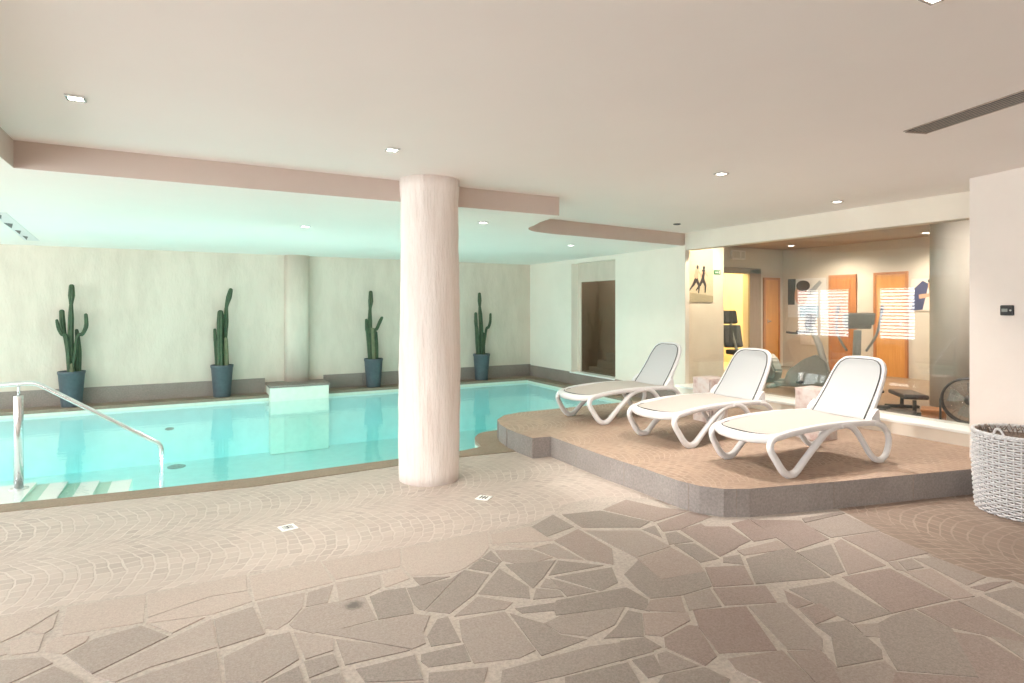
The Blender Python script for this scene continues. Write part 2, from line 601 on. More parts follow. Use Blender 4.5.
RR = [(0.8, 1), (1, 0.8), (1, -0.8), (0.8, -1), (-0.8, -1), (-1, -0.8), (-1, 0.8), (-0.8, 1)]
def rprof(a, b, c=0.35):
    """Rounded rectangle profile, half sizes a (along normal) and b (across)."""
    out = []
    for sx, sy in ((1, 1), (1, -1), (-1, -1), (-1, 1)):
        q = c * min(a, b)
        p = [(sx * a, sy * (b - q)), (sx * (a - q), sy * b)]
        if sx * sy > 0:
            p.reverse()
        out += p
    return out

# lamp strengths (watts)
POOL_FILL_W, GYM_W, COR_W, DECK_W = 85.0, 170.0, 110.0, 110.0
RED_XY = (2.31, 1.99)

# flagstone outlines on the floor, metres
STONES = [
 [(-0.527,3.552),(-0.512,3.475),(-0.19,3.43),(-0.194,3.754),(-0.542,3.793)],
 [(-0.17,3.473),(0.108,3.566),(0.287,3.544),(0.299,3.757),(-0.188,3.751)],
 [(-0.175,3.412),(0.11,3.352),(0.299,3.399),(0.286,3.53),(0.108,3.552),(-0.169,3.46)],
 [(0.315,3.403),(0.716,3.417),(0.711,3.747),(0.313,3.721)],
 [(0.33,3.084),(0.379,3.047),(0.444,3.094),(0.518,3.201),(0.563,3.366),(0.323,3.374)],
 [(0.537,3.205),(0.647,3.197),(0.716,3.387),(0.576,3.359)],
 [(0.743,3.445),(1.114,3.434),(1.196,3.688),(0.721,3.727)],
 [(1.126,3.427),(1.134,3.288),(1.284,3.22),(1.386,3.209),(1.454,3.233),(1.593,3.317),(1.704,3.43),(1.813,3.679),(1.209,3.681)],
 [(0.702,3.18),(0.85,3.185),(0.938,3.227),(0.979,3.385),(0.735,3.405)],
 [(0.96,3.217),(1.114,3.255),(1.11,3.403),(0.99,3.38)],
 [(1.137,3.147),(1.324,3.168),(1.135,3.257)],
 [(0.437,3.066),(0.449,3.019),(0.525,2.928),(0.655,2.907),(0.825,2.907),(0.829,3.061),(0.834,3.167),(0.641,3.187),(0.527,3.191)],
 [(0.833,2.903),(1.005,2.875),(1.027,2.953),(1.057,3.161),(0.948,3.181),(0.857,3.155)],
 [(1.037,2.96),(1.042,2.9),(1.065,2.876),(1.411,3.194),(1.32,3.141),(1.062,3.146)],
 [(1.069,2.868),(1.165,2.787),(1.362,2.911),(1.532,3.084),(1.43,3.206)],
 [(1.56,3.1),(1.644,3.175),(1.587,3.302),(1.46,3.214)],
 [(1.652,3.188),(1.68,3.204),(1.694,3.38),(1.6,3.313)],
 [(1.378,2.903),(1.598,2.727),(1.658,2.841),(1.619,3.125)],
 [(1.173,2.75),(1.428,2.689),(1.497,2.732),(1.365,2.877)],
 [(1.757,3.475),(2.127,3.33),(2.114,3.621),(1.812,3.619)],
 [(2.13,3.407),(2.392,3.47),(2.393,3.743),(2.132,3.612)],
 [(1.743,3.463),(1.937,3.285),(2.089,3.293),(1.958,3.327)],
 [(1.688,3.216),(1.773,3.09),(1.982,3.104),(1.925,3.272),(1.718,3.368)],
 [(2.003,3.077),(2.129,2.982),(2.106,3.283),(1.946,3.279)],
 [(2.146,2.972),(2.249,2.846),(2.388,3.038),(2.39,3.416),(2.134,3.325)],
 [(1.67,2.816),(1.794,2.904),(1.976,3.063),(1.677,3.156)],
 [(1.829,2.908),(2.187,2.863),(1.987,3.051)],
 [(1.979,2.612),(2.124,2.648),(2.216,2.819),(1.846,2.875)],
 [(1.783,2.651),(1.955,2.623),(1.816,2.871)],
 [(1.713,2.811),(1.797,2.733),(1.808,2.861),(1.795,2.882)],
 [(1.608,2.71),(1.768,2.659),(1.786,2.724),(1.684,2.806)],
 [(1.655,2.587),(1.626,2.514),(1.987,2.419),(2.065,2.319),(2.139,2.418),(2.129,2.576),(1.708,2.641)],
 [(1.485,2.613),(1.649,2.557),(1.693,2.624),(1.478,2.672)],
 [(1.533,2.478),(1.557,2.364),(1.659,2.279),(1.827,2.301),(1.985,2.418),(1.646,2.501)],
 [(1.38,2.253),(1.633,2.264),(1.548,2.353),(1.531,2.478),(1.431,2.64)],
 [(1.124,2.542),(1.094,2.347),(1.283,2.285),(1.379,2.302),(1.417,2.67),(1.179,2.702)],
 [(0.977,2.558),(1.11,2.526),(1.144,2.763),(1.087,2.763),(0.99,2.644)],
 [(0.897,2.47),(0.911,2.415),(1.088,2.367),(1.114,2.499),(0.915,2.519)],
 [(0.857,2.277),(1.048,2.173),(1.133,2.291),(0.897,2.376)],
 [(1.113,2.137),(1.379,2.088),(1.841,2.041),(1.874,2.131),(1.612,2.209),(1.178,2.243)],
 [(1.31,1.96),(1.638,1.901),(1.684,2.031),(1.386,2.075)],
 [(1.687,1.905),(1.768,1.898),(1.824,2.022),(1.711,2.034)],
 [(1.71,2.232),(1.884,2.156),(2.015,2.322),(1.973,2.378),(1.828,2.285)],
 [(2.42,3.076),(2.434,2.858),(2.742,2.881),(2.75,3.188),(2.412,3.373)],
 [(2.363,2.56),(2.659,2.514),(2.723,2.633),(2.731,2.867),(2.43,2.843)],
 [(2.73,2.615),(2.871,2.602),(2.915,2.841),(2.784,2.894)],
 [(2.797,3.022),(2.906,3.21),(2.776,3.196)],
 [(2.879,3.099),(3.007,3.071),(3.4,3.147),(3.337,3.302),(2.947,3.233)],
 [(2.453,3.712),(2.432,3.427),(2.788,3.233),(2.928,3.288),(2.753,3.646)],
 [(2.789,3.654),(2.962,3.271),(3.346,3.323),(3.2,3.479),(3.094,3.754)],
 [(2.865,3.064),(2.756,2.911),(2.931,2.872),(2.958,3.053)],
 [(2.901,2.62),(3.109,2.662),(3.221,3.082),(3.008,3.069)],
 [(3.1,2.669),(3.278,2.701),(3.35,2.946),(3.203,3.026)],
 [(3.283,2.68),(3.474,2.652),(3.59,2.978),(3.414,2.977)],
 [(3.391,2.456),(3.756,2.469),(3.902,2.778),(3.596,2.968)],
 [(3.044,2.559),(3.4,2.486),(3.435,2.614),(3.067,2.631)],
 [(2.788,2.264),(3.234,2.117),(3.4,2.502),(3.018,2.521)],
 [(2.849,2.549),(2.937,2.47),(3.032,2.58),(2.905,2.599)],
 [(2.552,2.353),(2.778,2.269),(2.924,2.459),(2.7,2.551)],
 [(2.177,2.564),(2.158,2.421),(2.325,2.367),(2.55,2.361),(2.658,2.513),(2.366,2.556),(2.415,2.817),(2.219,2.709)],
 [(2.051,2.337),(2.218,2.224),(2.316,2.357),(2.142,2.403)],
 [(2.248,2.23),(2.425,2.179),(2.521,2.348),(2.338,2.359)],
 [(2.447,2.179),(2.711,2.07),(2.819,2.226),(2.538,2.34)],
 [(2.17,2.088),(2.087,1.89),(2.333,1.781),(2.534,2.118),(2.264,2.219)],
 [(2.381,1.764),(2.511,1.684),(2.597,1.737),(2.742,2.051),(2.546,2.111)],
 [(1.898,2.163),(1.958,2.116),(2.181,2.156),(2.226,2.217),(2.019,2.319)],
 [(1.908,2.04),(1.961,1.853),(2.059,1.878),(2.171,2.097),(2.143,2.127),(1.961,2.103)],
 [(1.66,2.054),(1.894,2.048),(1.882,2.146),(1.759,2.176)],
 [(1.757,1.897),(1.936,1.866),(1.89,2.012),(1.838,2.015)],
 [(2.052,1.766),(2.089,1.604),(2.271,1.555),(2.352,1.769),(2.084,1.842)],
 [(2.266,1.536),(2.355,1.459),(2.462,1.591),(2.504,1.686),(2.366,1.753)],
 [(1.625,1.822),(1.869,1.689),(1.979,1.736),(1.951,1.844),(1.759,1.887)],
 [(3.793,2.478),(4.211,2.392),(4.302,2.701),(3.862,2.733)],
 [(3.893,2.74),(4.324,2.716),(4.345,2.751),(3.946,2.801)],
 [(3.738,2.08),(4.091,2.029),(4.177,2.388),(3.858,2.441)],
 [(3.356,2.089),(3.671,2.053),(3.825,2.429),(3.714,2.405)],
 [(3.263,2.126),(3.377,2.121),(3.68,2.404),(3.374,2.428)],
 [(3.125,1.717),(3.546,1.65),(3.649,2.017),(3.293,2.084)],
 [(3.668,1.993),(3.691,1.951),(3.786,2.052),(3.725,2.069)],
 [(3.711,1.955),(3.845,1.931),(3.91,2.033),(3.793,2.048)],
 [(3.562,1.642),(3.696,1.606),(3.862,1.9),(3.684,1.953)],
 [(3.879,1.892),(3.804,1.69),(4.016,1.69),(4.056,1.97),(3.925,2.025)],
 [(3.809,1.608),(4.08,1.592),(3.967,1.64),(3.792,1.668)],
 [(2.877,1.967),(2.859,1.755),(3.123,1.718),(3.199,2.073),(2.894,2.132)],
 [(2.965,1.695),(2.812,1.596),(2.656,1.437),(2.911,1.243),(3.223,1.493),(3.258,1.687),(3.108,1.702)],
 [(3.234,1.508),(3.299,1.397),(3.344,1.239),(3.439,1.296),(3.554,1.624),(3.278,1.677)],
 [(3.484,1.351),(3.444,1.275),(3.637,1.371),(3.723,1.589),(3.561,1.622)],
 [(3.685,1.325),(4.028,1.449),(4.015,1.552),(3.772,1.594)],
 [(2.836,1.196),(3.03,1.09),(3.207,1.209),(3.284,1.39),(3.198,1.48)],
 [(3.226,1.216),(3.387,1.277),(3.31,1.375)],
 [(2.655,1.734),(2.451,1.573),(2.686,1.515),(2.748,1.554),(2.858,1.784),(2.678,1.835)],
 [(2.796,1.658),(2.85,1.619),(2.964,1.695),(2.848,1.742)],
 [(2.763,2.041),(2.749,1.98),(2.866,1.973),(2.859,2.137)],
 [(2.683,1.835),(2.863,1.837),(2.9,1.953),(2.748,1.967)],
 [(2.338,1.467),(2.497,1.381),(2.645,1.434),(2.674,1.499),(2.438,1.562),(2.494,1.657)],
 [(2.466,1.362),(2.798,1.181),(2.898,1.241),(2.631,1.433)],
 [(-0.594,3.534),(-0.567,3.573),(-0.574,3.746),(-0.675,3.593)],
 [(-0.853,3.504),(-0.756,3.537),(-0.694,3.588),(-0.572,3.768),(-0.642,3.841),(-0.815,3.813),(-0.927,3.811)],
 [(-0.685,3.386),(-0.587,3.363),(-0.593,3.521),(-0.718,3.529)],
 [(-0.826,3.396),(-0.705,3.405),(-0.749,3.499),(-0.847,3.482)],
 [(-0.558,3.347),(-0.485,3.286),(-0.409,3.36),(-0.405,3.405),(-0.538,3.468),(-0.563,3.399)],
 [(-0.823,3.385),(-0.751,3.085),(-0.616,3.15),(-0.512,3.223),(-0.559,3.298),(-0.718,3.356)],
 [(-0.612,3.009),(-0.337,2.858),(-0.378,3.008),(-0.503,3.192),(-0.603,3.124)],
 [(-0.351,3.049),(-0.077,3.226),(-0.194,3.393),(-0.38,3.363),(-0.471,3.269)],
 [(-0.062,3.249),(0.078,3.336),(-0.162,3.393)],
 [(-0.26,2.938),(-0.14,2.988),(0.119,3.017),(0.104,3.299),(-0.341,3.027)],
 [(-0.248,2.811),(0.12,2.609),(0.126,2.726),(0.114,2.983),(-0.258,2.913)],
 [(0.128,3.004),(0.323,3.032),(0.298,3.333),(0.12,3.291)],
 [(0.142,2.718),(0.271,2.648),(0.431,2.742),(0.429,2.988),(0.325,2.997),(0.142,2.916)],
 [(0.457,2.728),(0.579,2.739),(0.6,2.837),(0.498,2.936),(0.447,2.978)],
 [(0.6,2.601),(0.881,2.574),(0.812,2.647),(0.609,2.822)],
 [(0.65,2.821),(0.893,2.577),(0.963,2.593),(0.986,2.685),(1.067,2.812),(1.011,2.859),(0.84,2.887),(0.667,2.898),(0.539,2.929)],
 [(0.447,2.582),(0.574,2.606),(0.572,2.706),(0.448,2.71)],
 [(0.645,2.444),(0.861,2.344),(0.886,2.526),(0.634,2.548)],
 [(0.261,2.533),(0.408,2.452),(0.422,2.583),(0.422,2.687),(0.286,2.638)],
 [(0.43,2.44),(0.564,2.436),(0.566,2.553),(0.45,2.556)],
 [(0.607,2.343),(0.827,2.223),(0.856,2.326),(0.639,2.423)],
]

# ================================================================ the setting
def wall_boxes(mb, axis, t0, t1, a0, a1, z0, z1, holes):
    """A wall of thickness t0..t1 running a0..a1 with rectangular holes (a, b, za, zb)."""
    def bx(a, b, c, d):
        if b - a < 1e-4 or d - c < 1e-4:
            return
        if axis == 'Y':
            mb.box((t0, a, c), (t1, b, d))
        else:
            mb.box((a, t0, c), (b, t1, d))
    cur = a0
    for (a, b, za, zb) in sorted(holes):
        bx(cur, a, z0, z1)
        bx(a, b, z0, za)
        bx(a, b, zb, z1)
        cur = b
    bx(cur, a1, z0, z1)
    return mb

# ---- pool outline (inner edge of the coping) and coping
POOL_NEAR = [(-4.5, 6.3), (-1.28, 6.0), (-0.31, 5.9), (0.54, 5.84), (1.78, 5.86), (2.6, 5.87), (2.85, 5.93)]
POOL_LOBE = [(2.85, 5.93), (2.90, 6.10), (2.97, 6.35), (3.15, 6.58), (3.4, 6.64), (3.7, 6.66)]
lobe = [(p.x, p.y) for p in spline([(x, y, 0) for x, y in POOL_LOBE], 4)]
POOL = POOL_NEAR[:-1] + lobe + [(6.5, 6.66), (6.5, 11.22), (-4.5, 11.22)]
COPE_OUT = [(-4.5, 6.06), (-1.24, 5.78), (0.5, 5.56), (1.78, 5.62), (2.48, 5.63), (3.2, 5.56)]

# ---- floor: crazy paving slab, arc setts by the pool, flagstones laid in mortar
fl = MB()
fl.mi = 0
for x0, x1, y0, y1 in ((XL, 7.0, YN, 5.45), (XL, -4.5, 5.45, 15.3), (-4.5, -2.5, 11.6, 15.3), (-4.5, -2.5, 11.22, 11.6)):
    fl.face([(x0, y0, 0), (x1, y0, 0), (x1, y1, 0), (x0, y1, 0)])
fl.face([(-4.5, 5.45, 0), (3.35, 5.45, 0)] + [(x, y, 0) for x, y in COPE_OUT[::-1]])
COB = [(-4.5, 3.9), (-0.82, 3.84), (-0.51, 3.83), (-0.19, 3.77), (0.3, 3.77), (1.2, 3.71), (1.82, 3.70), (2.14, 3.68), (2.41, 3.77), (2.58, 3.9), (2.96, 3.92), (3.13, 3.79), (3.35, 3.6)]
fl.mi = 1
fl.face([(x, y, 0.002) for x, y in COB] + [(3.4, 5.5, 0.002)] + [(x, y, 0.002) for x, y in COPE_OUT[::-1]])
fl.mi = 2
fl.face([(x, y, 0.002) for x, y in [(4.40, 2.86), (4.35, 2.72), (4.19, 2.38), (4.1, 2.03), (4.05, 1.97), (4.03, 1.69), (4.11, 1.6), (4.07, 1.46), (4.0, 0.8), (5.3, 0.4), (6.05, 2.6)]])
fl.mi = 3
fl.face([(x, y, 0.001) for x, y in [(-2.0, 1.6), (4.9, 0.95), (4.0, 1.9), (4.45, 2.9), (3.3, 3.5), (3.3, 3.95), (-1.4, 3.95), (-2.4, 3.2)]])
tones = []
fl.mi = 4
rs = random.Random(11)
nf0 = len(fl.bm.faces)
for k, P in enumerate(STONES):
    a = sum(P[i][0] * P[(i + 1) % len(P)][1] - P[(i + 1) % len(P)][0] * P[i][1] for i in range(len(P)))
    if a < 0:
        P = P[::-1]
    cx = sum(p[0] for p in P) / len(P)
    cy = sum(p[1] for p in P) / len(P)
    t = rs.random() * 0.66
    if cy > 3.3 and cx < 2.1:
        t = 0.78 + 0.04 * rs.random()      # paler, smoother stones along the setts; partly warm light painted into the tone
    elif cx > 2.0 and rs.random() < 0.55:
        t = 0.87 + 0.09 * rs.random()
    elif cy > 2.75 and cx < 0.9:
        t = 0.62 + 0.1 * rs.random()  # lighter stones at left, window light painted into their tone
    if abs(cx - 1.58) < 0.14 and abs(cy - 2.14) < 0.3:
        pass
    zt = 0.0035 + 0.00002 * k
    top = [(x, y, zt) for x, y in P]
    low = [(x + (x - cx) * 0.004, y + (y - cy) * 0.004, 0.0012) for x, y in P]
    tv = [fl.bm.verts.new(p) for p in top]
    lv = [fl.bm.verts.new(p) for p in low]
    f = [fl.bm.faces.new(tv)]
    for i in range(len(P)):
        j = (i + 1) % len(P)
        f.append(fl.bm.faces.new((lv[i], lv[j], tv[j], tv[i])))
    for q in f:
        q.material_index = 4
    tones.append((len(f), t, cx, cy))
RED = (1.99, 2.28)      # the one plum-red slab
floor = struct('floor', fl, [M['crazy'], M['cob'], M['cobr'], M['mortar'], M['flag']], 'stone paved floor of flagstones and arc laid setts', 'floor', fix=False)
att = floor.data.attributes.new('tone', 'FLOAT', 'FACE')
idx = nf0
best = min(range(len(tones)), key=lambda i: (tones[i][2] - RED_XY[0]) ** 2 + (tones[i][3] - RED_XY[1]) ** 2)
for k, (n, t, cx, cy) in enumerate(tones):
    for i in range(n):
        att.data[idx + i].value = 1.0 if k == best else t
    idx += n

# ---- pool basin, coping, ledges
pb = MB()
n = len(POOL)
for i in range(n):
    a, b = POOL[i], POOL[(i + 1) % n]
    pb.mi = 0
    pb.face([(a[0], a[1], -1.0), (a[0], a[1], -0.10), (b[0], b[1], -0.10), (b[0], b[1], -1.0)])
    pb.mi = 1
    pb.face([(a[0], a[1], -0.10), (a[0], a[1], -0.035), (b[0], b[1], -0.035), (b[0], b[1], -0.10)])
pb.mi = 0
pb.face([(x, y, -1.0) for x, y in POOL])
struct('pool_basin', pb, [M['pooltile'], M['poolpale']], 'turquoise tiled pool basin under the water', 'pool', fix=False)
wm = MB()
def grow(P, e):
    out = []
    for i in range(len(P)):
        a, b, c = Vector(P[i - 1]), Vector(P[i]), Vector(P[(i + 1) % len(P)])
        n1 = Vector(((b - a).y, -(b - a).x)).normalized()
        n2 = Vector(((c - b).y, -(c - b).x)).normalized()
        out.append(tuple(b + (n1 + n2).normalized() * e))
    return out
wm.prism(grow(POOL, 0.03), -1.05, -0.085)
tag(wm.build('pool_water', M['water']), 'clear turquoise water filling the indoor pool', 'water', kind='stuff')
cp = MB()
near = POOL_NEAR[:-1] + lobe
cp.prism(near + [(3.7, 6.5), (3.45, 6.3), (3.3, 5.9), (3.3, 5.55)] + COPE_OUT[::-1], -0.05, 0.008)
struct('trim_1', cp, M['coping'], 'brown stone coping along the near pool edge', 'pool edge')
lg = MB()
lg.prism([(-4.5, 11.19), (6.47, 11.19), (6.47, 6.66), (6.83, 6.66), (6.83, 11.62), (-4.5, 11.62)], -0.04, 0.006)
lg.prism([(-4.5, 6.06), (-4.5, 11.62), (-4.8, 11.62), (-4.8, 6.06)], -0.04, 0.006)
struct('trim_2', lg, M['coping'], 'brown stone ledge along the far pool edge', 'pool edge')

# submerged entry steps by the rail
st = MB()
sx = [(-3.0, -1.24, -0.10), (-1.24, -1.00, -0.125), (-1.00, -0.75, -0.15), (-0.75, -0.48, -0.175)]
for (a, b, z) in sx:
    y1 = 7.06
    ya = 5.85
    st.mi = 0
    st.face([(a, ya, z), (b - 0.001, ya, z), (b - 0.001, y1, z), (a, y1, z)])
    st.mi = 1
    st.face([(b, ya, z), (b, y1, z), (b, y1, -1.0), (b, ya, -1.0)])
    st.face([(a, y1, z), (a, y1, -1.0), (b, y1, -1.0), (b, y1, z)])
    if a > -2:
        st.face([(a, ya, z + 0.002), (a + 0.10, ya, z + 0.002), (a + 0.10, y1, z + 0.002), (a, y1, z + 0.002)])
struct('pool_steps', st, [M['whitetile'], M['stepband']], 'white tiled steps under water below the steel rail', 'steps', fix=False)

# ---- raised platform with stone kerb
PL = [(3.72, 6.60), (3.45, 6.52), (3.24, 6.30), (3.14, 6.04), (3.09, 5.75), (3.085, 5.5), (3.10, 5.24), (3.30, 5.21), (3.30, 4.9), (3.30, 4.3), (3.33, 3.8), (3.33, 3.42), (3.37, 3.24), (3.47, 3.10), (3.64, 3.01), (4.35, 2.82), (5.6, 2.52), (6.1, 2.40), (6.85, 2.40), (6.85, 6.60)]
PZ = 0.21
pt = MB()
pt.mi = 0
pt.prism(PL, 0.0, PZ)
for f in pt.bm.faces:
    if f.normal.z > 0.9 or (f.calc_center_median().z > PZ - 0.001):
        f.material_index = 1
plat = struct('platform', pt, [M['kerb'], M['cobdeck']], 'raised sett paved platform with grey stone kerb under the loungers', 'platform')
# thin joints between the kerb blocks
jt = MB()
for (x, y, dx, dy) in ((3.301, 4.75, 1, 0), (3.316, 4.05, 1, 0), (3.351, 3.33, 1, .3), (3.555, 3.056, .4, 1), (4.35, 2.82, .23, 1), (5.1, 2.64, .23, 1), (3.092, 5.78, 1, 0), (3.19, 6.18, 1, .3)):
    jt.box((x - 0.003, y - 0.003, 0.004), (x + 0.003, y + 0.003, PZ - 0.002))
jt.build('joint', M['skirt'], plat)

# ---- walls
FL0 = -0.05
wb = MB()
wb.box((-2.5, YB, FL0), (XW + 0.2, YB + 0.25, 2.9))
struct('wall_back', wb, M['wall'], 'rough plastered wall behind the pool')
# pilaster and the box at its foot
pi_ = MB()
px0, px1 = 1.56, 2.02
arc = [(px0, YB + 0.05)] + [(px0 + 0.02 + (px1 - px0 - 0.04) * (0.5 - 0.5 * math.cos(PI * i / 10)), YB - 0.05 - 0.13 * math.sin(PI * i / 10) ** 0.6) for i in range(11)] + [(px1, YB + 0.05)]
pi_.prism(arc, 0.16, 2.52, True)
struct('pilaster', pi_, M['wall'], 'rounded plaster pilaster on the back wall above the white pool block', 'pilaster')
bxm = MB()
bxm.mi = 0
bxm.box((1.26, 10.98, -0.99), (2.24, YB, 0.15))
bxm.mi = 1
bxm.box((1.24, 10.96, 0.15), (2.26, YB, 0.19), 0.006)
struct('pool_block', bxm, [M['poolpale'], M['skirt']], 'white block with grey stone top at the far pool edge', 'block')

wr = MB()
NY0, NY1, NZ0, NZ1 = 8.55, 9.95, 0.24, 2.42
wall_boxes(wr, 'Y', XW, XW + 0.22, 6.97, YB, FL0, 2.9, [(NY0, NY1, NZ0, NZ1)])
struct('wall_right', wr, M['wallsm'], 'cream plaster wall on the right of the pool')
# header over the gym glass, post beside it, sill below it
hd = MB()
hd.box((XW - 0.04, 2.3, 2.43), (XW + 0.14, 6.80, 2.9))
hd.box((XW - 0.05, 6.78, 0.1), (XW + 0.04, 6.98, 2.51))
struct('trim_3', hd, M['wallsm'], 'white header beam over the gym glass', 'beam')
sl = MB()
sl.box((6.56, 2.3, 0.1), (XW + 0.15, 6.78, 0.335), 0.006)
sl.mi = 1
sl.box((6.53, 2.3, 0.335), (XW + 0.17, 6.78, 0.365), 0.006)
struct('trim_4', sl, [M['wallsm'], M['whitetile']], 'low white sill below the gym glass', 'sill')
# angled pier on the right
d = Vector((-0.270, -0.963))
A0 = Vector((6.10, 2.69))
B0 = A0 + d * 5.6
pr = MB()
pr.prism([tuple(A0), (A0.x + 0.85, A0.y + 0.1), (8.0, YN - 0.3), tuple(B0)], FL0, 2.9)
struct('wall_pier', pr, M['pier'], 'pale pink plaster pier at the right edge')
wn = MB()
wall_boxes(wn, 'X', YN - 0.2, YN, XL - 0.2, 8.0, FL0, 2.9, [(a, b, WZ0, WZ1) for a, b in WIN_NEAR_FILL])
struct('wall_near', wn, M['wallsm'])
wl = MB()
wall_boxes(wl, 'Y', XL - 0.2, XL, YN, 15.5, FL0, 2.9, [(a, b) + win_z(a) for a, b in WIN_LEFT])
struct('wall_left', wl, M['wallsm'])
wa = MB()
wa.box((XL, 15.3, FL0), (-2.5, 15.5, 2.9))
wa.box((-2.5, YB + 0.25, FL0), (-2.3, 15.5, 2.9))
struct('wall_alcove', wa, M['wallsm'])

# skirting band round the pool walls
sk = MB()
for a, b in ((-2.5, 0.45), (0.452, 1.235), (2.265, 3.0), (3.003, 4.6), (4.603, 6.4), (6.402, XW)):
    sk.box((a, YB - 0.03, 0.0), (b, YB + 0.01, 0.265), 0.003)
for a, b in ((6.74, 7.6), (7.603, 8.54), (8.543, 9.96), (9.963, 10.8), (10.803, YB - 0.03)):
    sk.box((XW - 0.03, a, 0.0), (XW + 0.01, b, 0.245), 0.003)
struct('baseboard_back', sk, M['skirt'], 'grey brown stone skirting band round the pool walls', 'skirting')

# steam room niche in the right wall
nc = MB()
nc.box((6.83, 8.3, -0.05), (7.70, 10.2, 0.22))
nc.box((7.66, 8.3, 0.2), (7.72, 10.2, 2.6))
nc.box((6.9, 8.22, 0.2), (7.70, 8.30, 2.6))
nc.box((6.9, 10.2, 0.2), (7.70, 10.28, 2.6))
nc.box((6.9, 8.3, 2.5), (7.70, 10.2, 2.6))
struct('wall_steam_room', nc, M['gymwall'])
nl = MB()
nl.box((XW + 0.16, NY0, 2.05), (XW + 0.22, NY1 - 0.0, NZ1 - 0.001))
nl.box((XW + 0.16, NY1 - 0.10, NZ0), (XW + 0.22, NY1, 2.05))
struct('trim_5', nl, M['wall'], 'plaster lintel above the dark glass in the pool wall niche', 'lintel')
ns = MB()
ns.box((XW - 0.035, NY0 - 0.02, NZ0 - 0.012), (XW + 0.22, NY1 + 0.02, NZ0 + 0.012), 0.004)
struct('trim_6', ns, M['whitetile'], 'pale sill of the niche in the pool wall', 'sill')
dg = MB()
dg.box((XW + 0.185, NY0, NZ0 + 0.013), (XW + 0.195, NY1 - 0.10, 2.05))
struct('window_2', dg, M['darkglass'], 'dark glass pane in the niche of the pool wall', 'window')
bn = MB()
for k in range(3):
    bn.box((7.08 + 0.03 * k, 8.32, 0.225), (7.65, 9.75 - 0.24 * k, 0.36 + 0.15 * k), 0.008)
tag(bn.build('steam_bench', M['lgrey']), 'stepped pale bench behind the dark niche glass', 'bench')

# ---- ceilings
cl = MB()
cl.box((XL, YN, HC), (XW + 0.12, 6.95, HC + 0.15))
struct('ceiling', cl, M['ceil'], 'smooth pinkish white ceiling over the deck', 'ceiling')
low = [(-1.04, 5.2), (3.40, 5.2), (3.47, 5.7), (3.545, 5.95)]
cor = spline([(3.545, 5.95, 0), (3.60, 6.18, 0), (3.78, 6.40, 0), (4.1, 6.52, 0), (4.6, 6.58, 0), (5.6, 6.69, 0)], 5)
low += [(p.x, p.y) for p in cor[1:]] + [(XW + 0.1, 6.83), (XW + 0.1, YB + 0.1), (-2.45, YB + 0.1), (-2.45, 15.4), (XL, 15.4), (XL, 0.5), (-1.0, 0.5)]
pc = MB()
pc.prism(low, HP, HC + 0.16)
pco = struct('ceiling_pool', pc, [M['fascia'], M['poolceil']], 'lower white ceiling over the pool with a pinkish fascia', 'ceiling')
for p in pco.data.polygons:
    if p.normal.z < -0.9:
        p.material_index = 1

# ---- column
cm = MB()
prof = []
rc = random.Random(3)
for i in range(28):
    z = -0.01 + (HC + 0.02) * i / 27
    r = 0.268 + 0.009 * math.sin(z * 2.1) + rc.uniform(-0.003, 0.003)
    if z > 2.5:
        r += 0.006 * (z - 2.5) / 0.2
    prof.append((r, z))
cm.lathe(prof, (1.925, 5.08, 0), 40)
for v in cm.bm.verts:
    a = math.atan2(v.co.y - 5.08, v.co.x - 1.925)
    k = 1 + 0.014 * math.sin(3 * a + v.co.z * 1.3) + 0.010 * math.sin(5 * a - v.co.z * 2.2)
    v.co.x = 1.925 + (v.co.x - 1.925) * k
    v.co.y = 5.08 + (v.co.y - 5.08) * k
struct('column', cm, M['column'], 'thick round rough plastered column at the pool corner', 'column')

# ---- windows of the left and near walls (far left ones mirrored in the gym glass, near one added unseen)
k = 3
for (a, b) in WIN_LEFT:
    w = MB()
    WZ0, WZ1 = win_z(a)
    for (lo, hi) in (((XL - 0.14, a, WZ0), (XL - 0.06, a + 0.06, WZ1)), ((XL - 0.14, b - 0.06, WZ0), (XL - 0.06, b, WZ1)),
                     ((XL - 0.14, a, WZ0), (XL - 0.06, b, WZ0 + 0.06)), ((XL - 0.14, a, WZ1 - 0.06), (XL - 0.06, b, WZ1))):
        w.box(lo, hi)
    if b - a > 1.5:
        w.box((XL - 0.14, (a + b) / 2 - 0.03, WZ0), (XL - 0.06, (a + b) / 2 + 0.03, WZ1))
    struct('window_%d' % k, w, M['white'], None, 'window')
    k += 1
WZ0, WZ1 = win_z(10)
for (a, b) in WIN_NEAR_FILL:
    w = MB()
    for (lo, hi) in (((a, YN - 0.14, WZ0), (a + 0.06, YN - 0.06, WZ1)), ((b - 0.06, YN - 0.14, WZ0), (b, YN - 0.06, WZ1)),
                     ((a, YN - 0.14, WZ0), (b, YN - 0.06, WZ0 + 0.06)), ((a, YN - 0.14, WZ1 - 0.06), (b, YN - 0.06, WZ1))):
        w.box(lo, hi)
    struct('window_%d' % k, w, M['white'], None, 'window')
    k += 1
for (a, b), lab in (((10.1, 11.3), 'white slatted blind mirrored at the right of the gym glass'), ((12.2, 14.5), 'white slatted blind mirrored in the middle of the gym glass')):
    w = MB()
    z = WZ0 + 0.08
    while z < WZ1 - 0.08:
        w.box((XL - 0.05, a + 0.04, z), (XL - 0.03, b - 0.04, z + 0.032))
        z += 0.105
    w.box((XL - 0.055, a + 0.03, WZ1 - 0.07), (XL - 0.01, b - 0.03, WZ1 - 0.02))
    tag(w.build('window_blind', M['white']), lab, 'blind', 'blinds at the left windows')

